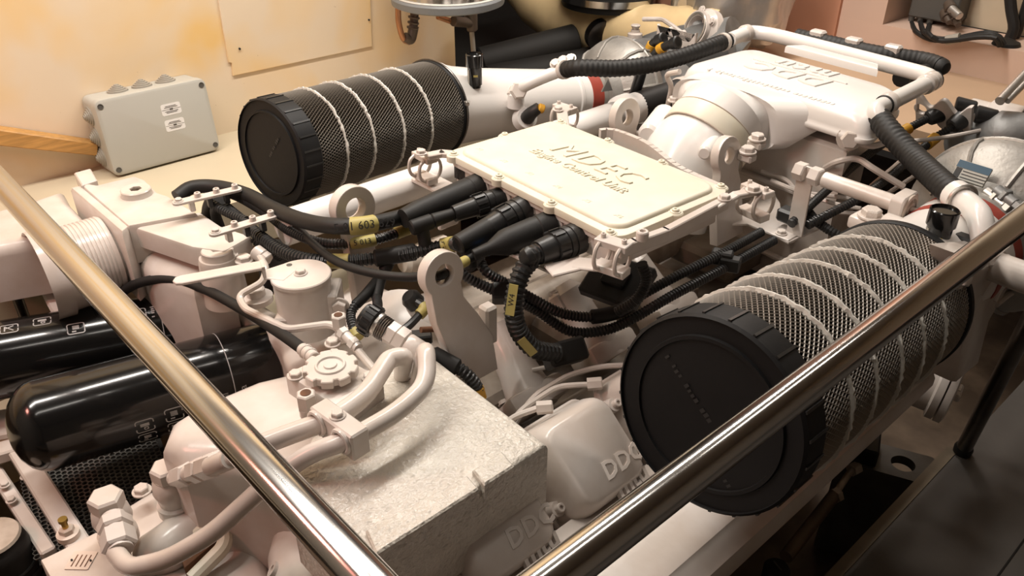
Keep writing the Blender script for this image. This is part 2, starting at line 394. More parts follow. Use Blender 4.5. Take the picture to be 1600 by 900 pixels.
# ---- lagged exhaust elbow, black and steel clamp bands
t = thing('lagged_exhaust_pipe', 'cream lagged exhaust elbow bulging out behind the left turbocharger', 'exhaust', P(900, 60, y=3.0))
bm = nb(); pa = [P(1130, 62, y=3.05), P(1010, 52, y=3.05), P(920, 40, y=3.05), P(862, 18, y=3.05), P(820, -30, y=3.1), P(805, -90, y=3.15)]
tube(bm, smooth(pa, .04), lambda s: .128 + .004 * math.sin(s * 40), 32); part('lagging', bm, M_LAG, t)
c = P(955, -4, y=3.1)
bm = nb(); lathe(bm, c - Z * .03, Z, [(0, 0), (0, .235), (.03, .24), (.16, .24), (.16, 0)], 40); part('bellows', bm, M_RUB, t)
bm = nb(); lathe(bm, c, Z, [(0, .238), (0, .25), (.03, .25), (.03, .238)], 40); part('clamp_band', bm, M_STEEL, t, 'bright steel clamp band')
bm = nb(); lathe(bm, c + Z * .07, Z, [(0, .238), (0, .247), (.02, .247), (.02, .238)], 40); part('clamp_band', bm, M_DSTEEL, t)
# ---- foil-wrapped duct
t = thing('foil_wrapped_duct', 'crumpled aluminium foil wrapped round an exhaust duct at the back', 'duct', P(1150, 40, y=3.2))
c = P(1150, 20, y=3.25)
bm = nb(); lathe(bm, c - Z * .12, Z, [(0, 0), (0, .13), (.03, .19), (.07, .215), (.12, .222), (.19, .22), (.26, .225), (.5, .22), (.5, 0)], 56)
for v in bm.verts:
    v.co += (v.co - c).normalized() * .012 * (math.sin(v.co.x * 61 + v.co.z * 50) + math.sin(v.co.z * 83 + v.co.y * 37))
part('foil', bm, M_FOIL, t)
bm = nb(); c2 = P(1085, 8, y=3.2); lathe(bm, c2 - Z * .07, Z, [(0, 0), (0, .08), (.03, .1), (.3, .105), (.3, 0)], 32)
for v in bm.verts: v.co += (v.co - c2).normalized() * .006 * math.sin(v.co.x * 80 + v.co.z * 70)
part('foil_sleeve', bm, M_FOIL, t)
bm = nb(); pa = smooth([P(1058, -20, y=3.1), P(1055, 10, y=3.1), P(1046, 28, y=3.1)], .02); tube(bm, pa, .008)
solo('thin_cable', bm, M_GROM, 'thin pale cable hanging beside the foil wrapped duct', 'cable')
# two orange conduits on the rear wall
for k, px in enumerate((1243, 1256)):
    bm = nb(); a = P(px, -40, y=4.03); b = P(px - 6, 40, y=4.03); cyl(bm, V((a.x, 4.03, a.z + .3)), V((a.x, 4.03, .4)), .014 + .004 * k)
    solo('wall_conduit', bm, M_ORAW, ('left one of two orange painted conduits up the orange rear wall', 'right one of two orange painted conduits up the orange rear wall')[k], 'conduit')
# ---- dark control box on the recess wall
c = P(1450, 10, y=3.97)
t = thing('wall_control_box', 'dark grey control box with round plugs on the back recess wall', 'control box', c)
bm = nb(); p0 = P(1418, 25, y=3.88); p1 = P(1492, 36, y=3.88)
box(bm, ((p0.x + p1.x) / 2, 3.94, p0.z + .12), (p1.x - p0.x, .12, .24), bev=.006); part('enclosure', bm, M_DBOX, t)
for a, b in ((1424, 30), (1438, 33), (1452, 37)):
    bm = nb(); p = P(a, b, y=3.90); cyl(bm, p + Z * .02, p - Z * .02, .014, .011); part('gland', bm, M_DBOX, t)
for a, b in ((1476, 18), (1490, 22), (1482, 5)):
    bm = nb(); p = P(a, b, y=3.88); q = p + V((.05, -.05, -.03)); cyl(bm, p, p.lerp(q, .6), .022, .026, bev=.003); cyl(bm, p.lerp(q, .6), q, .016, .013); part('plug', bm, M_BROWN, t)
pa = [P(1486, 14, y=3.85), P(1500, 26, y=3.82)]
bm = nb(); cyl(bm, pa[0], pa[1], .02, .017, bev=.003); part('plug', bm, M_ZINC, t, 'metal plug with a dark socket')
cab = (([(1424, 36), (1432, 50), (1455, 62), (1480, 62), (1520, 54), (1545, 51), (1562, 58), (1570, 70)], 'black cable looping from the left gland of the dark control box'),
       ([(1438, 35), (1444, 50), (1462, 60), (1490, 60), (1525, 56), (1548, 54), (1560, 62), (1566, 70)], 'black cable looping from the middle gland of the dark control box'),
       ([(1452, 39), (1450, 52), (1466, 63), (1490, 63), (1530, 58), (1556, 60), (1562, 72)], 'black cable looping from the right gland of the dark control box'))
for k, (pp, lab) in enumerate(cab):
    bm = nb(); tube(bm, smooth([P(pp[0][0], pp[0][1], y=3.88)] + [P(a, b, y=3.72 - .025 * k) for a, b in pp[1:-1]] + [P(*pp[-1], z=.76)], .02), .0105, 8); solo('box_cable', bm, M_RUB, lab, 'cable')
for k, (pp, r, lab) in enumerate((([(1576, -30), (1580, 15), (1584, 45), (1572, 70)], .022, 'thick black cable rising up the recess at its left'), ([(1612, -20), (1598, 25), (1588, 55), (1576, 71)], .017, 'black cable rising up the recess, further right and slanting'))):
    bm = nb(); tube(bm, smooth([P(a, b, y=3.90 + .04 * k) for a, b in pp], .02), r, 10); solo('riser_cable', bm, M_RUB, lab, 'cable')
bm = nb(); cyl(bm, P(1479, 63, y=3.69), P(1500, 59, y=3.69), .02); solo('cable_sleeve', bm, M_GROM, 'pale sleeve round the three cables below the control box', 'sleeve')
bm = nb(); lathe(bm, P(1572, 70, z=.743), Z, [(0, 0), (0, .055), (.012, .05), (.02, .03), (.03, 0)], 24); solo('cable_gland', bm, M_RUB, 'black cable gland in the shelf of the back recess', 'gland')
# ================================================================ hand rails
t = thing('handrail', 'polished steel handrail of two bars meeting at a corner in front of the engine', 'handrail', (-.33, .236, 0))
RH = 1.05; cx, cy = -.337, .236
bm = nb(); cyl(bm, V((cx, cy, RH)), V((-.322, 2.6, RH)), .021, seg=40); part('bar', bm, M_STEEL, t)
bm = nb(); cyl(bm, V((cx, cy, RH)), V((-2.4, .236, RH)), .021, seg=40); part('bar', bm, M_STEEL, t)
bm = nb(); lathe(bm, V((cx, cy, RH - .021)), Z, [(0, 0), (.004, .015), (.021, .0212), (.038, .015), (.042, 0)], 24); part('corner', bm, M_STEEL, t)
f = P(1503, 706, z=.002); g = V((-.324, 0, RH))
yy = 1.9
bm = nb(); cyl(bm, f, V((-.323, yy, RH)), .021, seg=24); part('post', bm, M_DSTEEL, t, 'dark leaning post')
bm = nb(); d = (V((-.323, yy, RH)) - f).normalized(); lathe(bm, f, d, [(-.004, 0), (-.004, .024), (.02, .026), (.03, .021)], 24); part('post_foot', bm, M_RUB, t, 'dark rubber foot')
p = P(18, 440, x=-2.08)
bm = nb(); cyl(bm, V((p.x, p.y, .262)), V((p.x, p.y, .60)), .0125, seg=20); solo('steel_post', bm, M_DSTEEL, 'thin dark steel post at the left edge, rising behind the rear oil filter', 'post')
# ================================================================ air filters
def air_filter(label, c, ax, L, r, bands, wire):
    """c: centre of the closed end, ax: the way the filter runs, bands: distances of the glue beads"""
    t = thing('air_filter', label, 'air filter', c + ax * L / 2 - Z * r, 'air filters either side of the engine')
    ax = ax.normalized(); e1, e2 = perp(ax)
    bm = nb()
    lathe(bm, c, ax, [(.004, 0), (.004, r * .74), (0, r * .745), (0, r * .78), (.005, r * .79), (.005, r * .96), (.0, r * .965), (.004, r * .995), (.012, r), (.055, r), (.058, r * .985), (.058, 0)], 72)
    cap = part('end_cap', bm, M_CAP, t)
    bm = nb()
    for k in range(24):
        a = 2 * PI * k / 24; u = e1 * math.cos(a) + e2 * math.sin(a)
        box(bm, (0, 0, 0), (.0045, .052, .0034), frame(c + ax * .031 + u * (r + .0002), u.cross(ax), ax))
    part('rib', bm, M_PLA, cap, kind='stuff')
    bm = nb(); ring(bm, c + ax * .0035, ax, r * .765, .0022, 72, 6); part('groove', bm, M_VOID, cap)
    # pleated paper under the wire
    bm = nb(); n = 190; A, Bq = [], []
    for k in range(2 * n):
        a = PI * k / n; rr = r * (.965 if k % 2 else .90); u = (e1 * math.cos(a) + e2 * math.sin(a)) * rr
        A.append(bm.verts.new(c + ax * .056 + u)); Bq.append(bm.verts.new(c + ax * (L - .015) + u))
    for k in range(2 * n): bm.faces.new((A[k], A[(k + 1) % (2 * n)], Bq[(k + 1) % (2 * n)], Bq[k]))
    part('paper_pleats', bm, M_MEDIA, t, 'dark pleated filter paper', 'stuff', ang=10)
    # expanded wire sleeve: crossing helical strands
    bm = nb(); n = 104; m = 30; y0 = .056; Ls = L - .015 - y0; turn = Ls / r * .62
    for sgn in (1, -1):
        for k in range(n):
            pr = None
            for j in range(m + 1):
                a = 2 * PI * k / n + sgn * turn * j / m; u = e1 * math.cos(a) + e2 * math.sin(a)
                tg = ((e2 * math.cos(a) - e1 * math.sin(a)) * sgn * turn * r + ax * Ls).normalized(); sd = tg.cross(u)
                p = c + ax * (y0 + Ls * j / m) + u * (r * .972)
                q = [bm.verts.new(p + sd * .0011), bm.verts.new(p + u * .002), bm.verts.new(p - sd * .0011)]
                if pr:
                    bm.faces.new((pr[0], pr[1], q[1], q[0])); bm.faces.new((pr[1], pr[2], q[2], q[1]))
                pr = q
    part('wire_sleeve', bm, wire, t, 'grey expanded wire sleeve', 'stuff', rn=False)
    for yb in bands:                                            # rough glue beads
        bm = nb(); n = 150; R_ = r * .985; pr = None; rows = []
        o = c + ax * yb
        for k in range(n):
            a = 2 * PI * k / n; u = e1 * math.cos(a) + e2 * math.sin(a)
            w = .0036 * random.uniform(.55, 1.45); h = .0042 * random.uniform(.6, 1.4); off = random.uniform(-.0012, .0012)
            rows.append([bm.verts.new(o + ax * (off - w) + u * (R_ - .003)), bm.verts.new(o + ax * (off - w * .5) + u * (R_ + h)), bm.verts.new(o + ax * (off + w * .5) + u * (R_ + h)), bm.verts.new(o + ax * (off + w) + u * (R_ - .003))])
        for k in range(n):
            q, s = rows[k], rows[(k + 1) % n]
            for j in range(3): bm.faces.new((q[j], q[j + 1], s[j + 1], s[j]))
        part('glue_bead', bm, M_BEAD, t, rn=False)
    e = c + ax * (L - .02)
    bm = nb(); lathe(bm, e, ax, [(0, 0), (0, r * .99), (.004, r * 1.01), (.018, r * 1.01), (.022, r * .97), (.03, r * .8), (.03, 0)], 72); rim = part('rear_rim', bm, M_CAP, t)
    return t
FL = V((-1.90, .889, .832)); FR = V((-.50, .841, .859)); AL = V((-.145, 1, -.061)).normalized(); AR = V((-.05, 1, -.139)).normalized()
tl = air_filter('black capped air filter with four pale bead rings, by the left wall', FL, AL, .61, .143, (.14, .235, .345, .455), M_WIRE_DARK)
tr = air_filter('black capped air filter with five pale bead rings, crossed by the right handrail', FR, AR, .69, .158, (.145, .235, .335, .435, .54), M_WIRE)
# faint print on the caps
bm = nb(); dashes(bm, 16, .13, .009, frame(FL + AL * .0036, V((.62, .1, .78)), Wv=-AL)); part('print', bm, mat('faint_print', (.026, .026, .026), .5), tl, kind='stuff')
MF = bpy.data.materials['faint_print']
for dx, dz, s in ((-.055, .04, 9), (.0, 0.0, 13), (.055, -.085, 7)):
    bm = nb(); dashes(bm, s, .0085 * s, .009, frame(FR + AR * .0036 + V((dx, dx * .05 + dz * .139, dz)), V((.78, 0, -.62)), Wv=-AR)); part('print', bm, MF, tr, kind='stuff')
# clamp on the rear rim of the left filter
bm = nb(); e = FL + AL * .60; ring(bm, e, AL, .1455, .003, 64, 6); cl = part('rim_clamp', bm, M_DSTEEL, tl)
q = e + (RX * .96 - RY * .2 - AL * (RX * .96 - RY * .2).dot(AL)).normalized() * .147
bm = nb(); box(bm, (0, 0, 0), (.018, .012, .014), Matrix.Translation(q), bev=.002); cyl(bm, q + V((.012, 0, .008)), q + V((-.012, 0, -.012)), .004); part('clamp_screw', bm, M_ZINC, cl)
# ================================================================ engine control unit
EZ = .93
c4 = ZP((705, 240, EZ), (985, 374, EZ), (1127, 289, EZ), (857, 177, EZ))
ec = (c4[0] + c4[1] + c4[2] + c4[3]) / 4
EU = ((c4[1] - c4[0]) + (c4[2] - c4[3])).normalized(); EV = Z.cross(EU)
EW = ((c4[1] - c4[0]).length + (c4[2] - c4[3]).length) / 2; EH = ((c4[3] - c4[0]).length + (c4[2] - c4[1]).length) / 2
ME = frame(V((ec.x, ec.y, EZ)), EU, EV)
print('ECU', EW, EH, ec, EU)
t = thing('engine_control_unit', 'cream engine control unit box with raised lettering in the middle of the engine', 'control unit', V((ec.x, ec.y, EZ - .115)))
bm = nb(); prism(bm, rpoly(EW * .955, EH * .93, .022, 5), ME @ Matrix.Translation((0, 0, -.078)), .06, .004, 1)
prism(bm, rpoly(EW * .985, EH * .975, .03, 5), ME @ Matrix.Translation((0, 0, -.034)), .012, .003, 1)
body = part('housing', bm, M_WHITE, t)
bm = nb(); prism(bm, rpoly(EW, EH, .032, 6), ME @ Matrix.Translation((0, 0, -.022)), .016, .004, 2)
prism(bm, rpoly(EW * .93, EH * .885, .035, 6), ME @ Matrix.Translation((0, 0, -.008)), .010, .008, 3)
scr = [(-EW * .5 + .012 + (EW - .024) * k / 3.0, s * (EH * .5 - .006)) for k in (0.08, 1.02, 1.98, 2.92) for s in (-1, 1)] + [(-EW * .5 + .008, 0), (EW * .5 - .008, 0)]
for a, b in scr: lathe(bm, ME @ V((a, b, -.022)), Z, [(0, 0), (0, .0165), (.014, .0165), (.0165, .014), (.0165, 0)], 20)
lid = part('lid', bm, M_CREAM, t, 'cream painted lid')
for a, b in scr: bolt(lid, ME @ V((a, b, -.0055)), Z, .0075, M_CREAM, _screw, 'lid_screw')
bm = nb(); text(bm, 'MDEC', ME @ Matrix.Translation((.005, .035, .002)), .088, .0032, .18, sp=1.12); part('lettering', bm, M_CREAM, lid, 'large raised letters MDEC')
bm = nb(); text(bm, 'Engine Control Unit', ME @ Matrix.Translation((.005, -.022, .002)), .036, .0026, .18, .0006); part('lettering', bm, M_CREAM, lid, 'raised letters Engine Control Unit')
for k in range(6):
    bm = nb(); text(bm, 'X%d' % (k + 1), ME @ Matrix.Translation((-EW * .40 + EW * .8 * k / 5, -EH * .33, .002)), .016, .0006, .18); part('lettering', bm, M_CREAM, lid)
# small barcode grille on the front left of the housing
bm = nb()
for k in range(7): box(bm, (-EW * .46 + .006 * k, -EH * .468, -.052), (.0028, .002, .030), ME)
part('vent_slot', bm, M_INK, body, kind='stuff')
# rear flange ridge behind the lid
# ---- plugs on the front face: x along the front, five of them
ef = -EH * .465
plx = [-.285, -.145, -.005, .155, .292]
plabels = ['boot', 'small', 'tee', 'boot', 'elbow']
XA = [EW * k for k in plx]
PL = {}
for k, xx in enumerate(XA):
    bm = nb(); lathe(bm, ME @ V((xx, ef, -.050)), -EV, [(-.005, 0), (-.005, .034), (.004, .034), (.006, .032), (.006, 0)], 8); part('socket', bm, M_WHITE, body)
    PL[k] = ME @ V((xx, ef - .005, -.054))
# ---- mounting arms and wire rope isolators at the four corners
def isolator(o, U, par):
    """two clamp bars with wire loops between"""
    M = frame(o, U, Wv=Z)
    bm = nb(); box(bm, (0, 0, .028), (.068, .030, .014), M, .0015); c = part('isolator_bar', bm, M_WHITE, par); bm = nb(); box(bm, (0, 0, -.026), (.066, .030, .016), M, .0015); c = part('isolator_bar', bm, M_WHITE, par)
    for k in (-.022, .022):
        for s in (1, -1):
            bm = nb(); pts = [M @ V((k, .0 + s * .010, .030)), M @ V((k, s * .026, .020)), M @ V((k, s * .031, 0)), M @ V((k, s * .025, -.018)), M @ V((k, s * .010, -.028))]
            tube(bm, smooth(pts, .005), .0042, 8); part('wire_loop', bm, M_WHITE, c)
    for k in (-.022, .022): bolt(c, M @ V((k, 0, .0355)), Z, .005, None, _cap, 'screw')
arms = [((720, 232), (672, 245), (662, 262)), ((858, 181), (880, 178), (893, 186)), ((1002, 372), (962, 405), (950, 400)), ((1128, 312), (1158, 302), (1168, 308))]
# ================================================================ engine block, banks and valley
XC = -1.19
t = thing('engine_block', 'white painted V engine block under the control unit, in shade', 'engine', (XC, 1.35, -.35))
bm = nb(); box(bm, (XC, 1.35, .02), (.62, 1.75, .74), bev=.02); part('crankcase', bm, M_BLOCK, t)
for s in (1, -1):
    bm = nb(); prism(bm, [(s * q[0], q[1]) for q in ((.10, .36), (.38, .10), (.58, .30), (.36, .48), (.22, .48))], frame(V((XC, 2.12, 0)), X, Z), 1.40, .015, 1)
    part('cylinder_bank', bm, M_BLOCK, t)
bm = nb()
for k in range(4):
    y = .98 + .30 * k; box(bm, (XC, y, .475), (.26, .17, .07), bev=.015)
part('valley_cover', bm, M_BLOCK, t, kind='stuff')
bm = nb(); cyl(bm, V((XC - .10, .86, .50)), V((XC - .10, 2.0, .50)), .055, bev=.01); part('coolant_rail', bm, M_DIRTY, t)
# small bits on the right bank: injector bodies with unions, and a brownish rail
for k in range(5):
    a = V((-.86, .88 + .205 * k, .44)); d = V((.5, .1, .8)).normalized(); bm = nb()
    lathe(bm, a, d, [(0, 0), (0, .045), (.05, .04), (.055, .026), (.10, .024), (.105, .015), (.13, .015), (.13, 0)], 20); inj = part('injector', bm, M_DIRTY, t)
    bolt(inj, a + V((.07, .06, .05)), V((.4, 0, .9)), .012, M_DIRTY); bolt(inj, a + V((.06, -.06, .05)), V((.4, 0, .9)), .012, M_DIRTY)
bm = nb(); tube(bm, smooth([V((-.80, .80, .50)), V((-.79, 1.2, .49)), V((-.80, 1.9, .50))], .05), .014, 10); part('return_rail', bm, M_DIRTY, t)
# front plate under the lifting eye
bm = nb(); q = ZP((560, 470, .60), (745, 585, .60), (820, 640, .52), (640, 430, .60)); 
prism(bm, [(a.x, a.y) for a in (P(455, 520, z=.60), P(600, 640, z=.60), P(720, 590, z=.60), P(660, 470, z=.60), P(560, 430, z=.60))], Matrix.Translation((0, 0, .38)), .22, .02, 2); part('front_plate', bm, M_WHITE, t)
# round casting behind the plug at the front of the valley
bm = nb(); o = P(628, 478, z=.60); lathe(bm, o - Z * .12, V((.25, -.35, 1)), [(0, 0), (0, .10), (.10, .10), (.125, .085), (.135, .05), (.137, 0)], 32); part('front_boss', bm, M_WHITE, t)
bm = nb(); cyl(bm, P(628, 410, z=.62), P(700, 395, z=.60), .035, .05, bev=.01); cyl(bm, P(600, 415, z=.66), P(560, 400, z=.66), .03, bev=.008); part('casting_lug', bm, M_DIRTY, t, kind='stuff')
# ---- intake ports of the right bank
def port(a, b, r0, r1, lab):
    t = thing('intake_port', lab, 'intake port', (a + b) / 2, 'intake ports of the right bank')
    d = (b - a).normalized(); L = (b - a).length
    bm = nb(); lathe(bm, a, d, [(-.01, 0), (-.01, r0 * .6), (.012, r0), (L * .55, r0 * 1.05), (L * .8, r1), (L, r1), (L, 0)], 28); part('port_tube', bm, M_WHITE, t)
    bm = nb(); u = Y; M = frame(b, u, Wv=-d); box(bm, (0, 0, .02), (r1 * 2.9, r1 * 2.0, .05), M, .012, 2); fl = part('port_flange', bm, M_WHITE, t)
    bolt(fl, M @ V((-r1 * 1.15, .0, .045)), -d, .009); bolt(fl, M @ V((r1 * 1.15, .0, .045)), -d, .009)
    bm = nb(); M2 = frame(a, u, Wv=-d); box(bm, (-r0 * .75, .0, -.028), (r0 * .9, r0 * .9, .05), M2, .008); lug = part('bolt_lug', bm, M_WHITE, t)
    bolt(lug, M2 @ V((-r0 * .75, 0, -.003)), -d, .010)
    return t
port(P(775, 505, z=.62), P(838, 640, z=.50), .043, .052, 'pale grey tubular intake port casting running down beside the front right lifting plate')
port(P(880, 450, z=.60), P(950, 560, z=.46), .043, .052, 'dim intake port casting under the control unit behind the looped conduits')
port(P(985, 405, z=.60), P(1050, 500, z=.46), .043, .052, 'half hidden intake port casting just left of the right air filter top')
# dark gap pieces below the cables
bm = nb(); M = frame(P(882, 552, z=.63), V((.3, 1, 0)), Wv=V((.7, 0, .7))); box(bm, (0, 0, 0), (.09, .05, .05), M, .006)
solo('cable_connector_block', bm, M_PLA, 'black plug block at the lower end of the W4 conduit', 'connector')
# ================================================================ right cylinder head covers
def head_cover(p, lab, lettered=True):
    n = V((.64, 0, .77)).normalized(); w = V((.77, 0, -.64)).normalized()
    t = thing('cylinder_head_cover', lab, 'engine cover', p, 'cylinder head covers of the right bank')
    M = frame(p, Y, w)                                    # x back along the engine, y outwards and down, z away from the engine
    if M.col[2].to_3d().dot(n) < 0: M = frame(p, -Y, w)
    s = 1 if M.col[0].to_3d().dot(Y) > 0 else -1
    bm = nb(); prism(bm, rpoly(.200, .205, .03, 6), M @ Matrix.Translation((0, 0, -.105)), .014, .004, 1); fl = part('flange', bm, M_WHITE, t)
    # tapered cover with soft corners
    bm = nb(); lo, rows = [], []
    for h, k in ((-.095, 1), (-.05, .97), (-.022, .90), (-.008, .82), (0, .72)):
        rows.append([bm.verts.new(M @ V((a, b, h))) for a, b in rpoly(.185 * (k * .75 + .25), .19 * (k * .8 + .2), .03, 6)])
    for A, Bq in zip(rows, rows[1:]):
        for i in range(len(A)): bm.faces.new((A[i], A[(i + 1) % len(A)], Bq[(i + 1) % len(A)], Bq[i]))
    bm.faces.new(rows[-1]); part('cover', bm, M_WHITE, t, ang=50)
    for a, b in ((-.097 * s, .05), (-.097 * s, -.05)):
        bm = nb(); lathe(bm, M @ V((a, b, -.10)), n, [(0, 0), (0, .018), (.04, .014), (.04, 0)], 18); part('bolt_boss', bm, M_WHITE, t)
        bolt(t, M @ V((a, b, -.06)), n, .0085, None, _cap)
    if lettered:
        ML = M @ Matrix.Translation((0, .066, .0)) @ (Matrix.Identity(4) if s > 0 else Matrix.Rotation(PI, 4, 'Z'))
        U = Y; Vv = -w
        ML = frame(M @ V((.035 * s, .040, -.001)), U, Vv)
        bm = nb(); text(bm, 'DDC', ML, .045, .0026, .12, .001, sp=1.05); part('lettering', bm, M_WHITE, t, 'raised letters DDC')
        ML = frame(M @ V((.035 * s, .078, -.012)), U, Vv)
        bm = nb(); text(bm, 'mtu', ML, .050, .0060, .12, .0014, sp=1.0); box(bm, (0, .021, 0), (.095, .003, .006), ML); part('lettering', bm, M_WHITE, t, 'raised letters mtu')
    return t
HC = P(934, 704, x=-.72)
print('head', HC)
head_cover(HC, 'white engine cover lettered DDC mtu in full view, left of the big black end cap')
head_cover(HC + V((0, -.232, 0)), 'nearer engine cover lettered DDC mtu, half hidden behind the gear cover corner')
head_cover(HC + V((0, .232, 0)), 'engine cover almost wholly hidden behind the end cap of the right air filter', False)
# ---- long white side rail (exhaust shield) below the right filter
t = thing('side_shield', 'long white painted side shield running along the engine below the right air filter', 'shield', (-.52, 1.1, .30))
bm = nb(); o = P(1215, 820, x=-.455)
prof = [(-.24, o.z - .03), (-.24, o.z + .035), (-.12, o.z + .055), (-.045, o.z + .038), (-.038, o.z + .03), (-.008, o.z + .016), (0, o.z), (0, o.z - .02), (-.04, o.z - .04), (-.20, o.z - .05)]
prism(bm, [(a, b) for a, b in prof], frame(V((-.455, 1.72, 0)), X, Z), 1.5, .003, 1); part('shield_panel', bm, M_WHITE, t)
bm = nb(); prism(bm, rpoly(.20, .05, .006, 3), frame(P(1000, 850, z=o.z + .047), Y, Wv=V((.18, 0, 1))), .004, .001, 1); part('strip', bm, M_WHITE, t)
# ---- capped side outlet with its round flange
t = thing('side_outlet', 'white round capped outlet on the engine side below the back of the right filter', 'outlet', P(1485, 610, x=-.50))
a = P(1438, 628, x=-.56); b = P(1492, 608, x=-.44)
ax = V((1, .25, -.1)).normalized(); c = P(1488, 610, x=-.46)
bm = nb(); lathe(bm, c - ax * .14, ax, [(0, 0), (0, .075), (.10, .075), (.105, .088), (.122, .088), (.122, 0)], 36); part('outlet_pipe', bm, M_WHITE, t)
bm = nb(); lathe(bm, c - ax * .014, ax, [(0, 0), (0, .089), (.016, .089), (.02, .08), (.02, 0)], 36); fl = part('cover_plate', bm, M_WHITE, t)
bolt(fl, c + ax * .006, ax, .012)
bm = nb(); box(bm, (0, 0, 0), (.02, .06, .02), frame(c + ax * .012 , Z, Wv=ax), .004); part('lug', bm, M_WHITE, t)
# ================================================================ gear cover box at the front
GZ = .73
t = thing('gear_cover', 'big rough white box shaped gear cover in the foreground under the clamped pipes', 'engine cover', (-.9, .52, .30))
g = [P(a, b, z=GZ) for a, b in ((838, 680), (575, 903))]
xr = (g[0].x + g[1].x) / 2; yb = g[0].y
yf = g[1].y; lf = P(452, 765, z=GZ)
gp = [(xr, yb), (-1.06, yb + .012), (-1.05, .52), (lf.x, yf), (xr, yf)]
bm = nb(); prism(bm, gp, Matrix.Translation((0, 0, .57)), GZ - .57, .012, 3); part('box', bm, M_ROUGHW, t)
bm = nb(); prism(bm, [(-.83, yb - .06), (-1.05, yb - .05), (-1.04, .52), (lf.x + .01, yf + .02), (-.80, yf + .02)], Matrix.Translation((0, 0, .25)), .34); part('lower_box', bm, M_WHITE, t)
def onbox(*pp): return [(P(a, b, z=GZ).x, P(a, b, z=GZ).y) for a, b in pp]
for qd in (((808, 739), (784, 712), (738, 742), (764, 771)), ((757, 778), (730, 750), (572, 836), (600, 886))):
    q = onbox(*qd); q[0] = (xr + .009, q[0][1]); q[3] = (xr + .009, q[3][1])
    bm = nb(); prism(bm, q, Matrix.Translation((0, 0, GZ - .022)), .033, .003, 1); part('tread_plate', bm, M_ROUGHW, t)
# smooth rounded cover to its left
def blob(pts, z0, z1, b, m, seg=4): 
    bm = nb(); prism(bm, [(p.x, p.y) for p in pts], Matrix.Translation((0, 0, z0)), z1 - z0, b, seg); return bm
t = thing('timing_cover', 'smooth pinkish white rounded timing cover between the oil filters and the clamped pipes', 'engine cover', P(420, 690, z=.3))
pts = [P(a, b, z=.66) for a, b in ((248, 690), (262, 655), (310, 625), (400, 588), (520, 560), (640, 590), (690, 640), (560, 745), (440, 745), (340, 712), (280, 712))]
part('cover', blob(pts, .30, .665, .045, M_WHITE, 5), M_WHITE, t)
pts = [P(a, b, z=.52) for a, b in ((412, 850), (425, 800), (470, 770), (540, 775), (640, 860), (620, 960), (480, 990), (420, 930))]
part('bulge', blob(pts, .20, .53, .06, M_WHITE, 6), M_WHITE, t)
o = P(434, 893, z=.50); bm = nb(); lathe(bm, o, V((-.5, -.6, .6)), [(0, 0), (0, .014), (.012, .014), (.012, .007), (.004, .007), (.004, 0)], 18); part('plug_screw', bm, M_WHITE, t)
# ---- oil filler
OZ = .80
t = thing('oil_filler', 'white scalloped oil filler cap on a square bolted flange, in front of the fuel filter', 'filler', P(515, 590, z=.70))
oc = P(516, 571, z=OZ)
bm = nb(); fq = [P(a, b, z=OZ - .025) for a, b in ((446, 583), (532, 640), (598, 590), (520, 548))]
prism(bm, [(p.x, p.y) for p in fq], Matrix.Translation((0, 0, OZ - .07)), .045, .005, 2); fl = part('flange', bm, M_WHITE, t)
bm = nb(); lathe(bm, oc - Z * .11, Z, [(0, 0), (0, .055), (.05, .05), (.085, .042), (.085, 0)], 32); part('neck', bm, M_WHITE, t)
bm = nb(); n = 120; pl = []
for k in range(n):
    a = 2 * PI * k / n; r = .0435 + .0040 * (1 if math.cos(9 * a) > -.55 else -.6); pl.append((oc.x + r * math.cos(a), oc.y + r * math.sin(a)))
prism(bm, pl, Matrix.Translation((0, 0, OZ - .014)), .014, .0015, 1)
ring(bm, oc + Z * .0005, Z, .024, .003, 32, 6); lathe(bm, oc, Z, [(0, 0), (0, .012), (.003, .011), (.003, 0)], 20); part('cap', bm, M_WHITE, t)
for a, b in ((462, 588), (478, 622), (578, 591), (522, 556)): bolt(fl, P(a, b, z=OZ - .025), Z, .010)
# ---- fuel filter head with lever
FZ = .80
t = thing('fuel_filter_head', 'white fuel filter head with round lid and a long flat lever over the oil filters', 'filter head', P(470, 440, z=.66))
fc = P(470, 428, z=FZ)
bm = nb(); lathe(bm, fc - Z * .13, Z, [(0, 0), (0, .062), (.01, .058), (.125, .058), (.125, 0)], 40); part('housing', bm, M_WHITE, t)
bm = nb(); lathe(bm, fc - Z * .008, Z, [(0, 0), (0, .061), (.007, .061), (.009, .059), (.009, 0)], 48); lidp = part('lid', bm, M_WHITE, t)
bolt(lidp, fc + Z * .001, Z, .0095)
bm = nb(); lathe(bm, P(452, 414, z=FZ + .001), Z, [(0, 0), (0, .006), (.0006, .006), (.0006, 0)], 16); part('hole', bm, M_DBOX, lidp)
bm = nb(); lv = [P(a, b, z=FZ + .012) for a, b in ((425, 445), (418, 420), (350, 417), (285, 433), (278, 440), (288, 447), (380, 432), (405, 427))]
la, lb = P(284, 440, z=FZ + .02), P(412, 416, z=FZ + .02); lu = (lb - la).normalized(); L = (lb - la).length
ML = frame(la, lu, Wv=Z)
pl = [(0, .016), (-.011, .012), (-.016, 0), (-.011, -.012), (0, -.016), (L, -.016), (L, .016)]
prism(bm, pl, ML, .006, .0015, 1)
prism(bm, [(L - .004, .016), (L - .004, -.016), (L + .03, -.04), (L + .06, -.01), (L + .04, .028)], ML @ Matrix.Translation((0, 0, -.021)), .003, .001, 1)
box(bm, (L - .002, 0, -.008), (.006, .032, .03), ML); part('lever', bm, M_WHITE, t, 'long flat lever with rounded end')
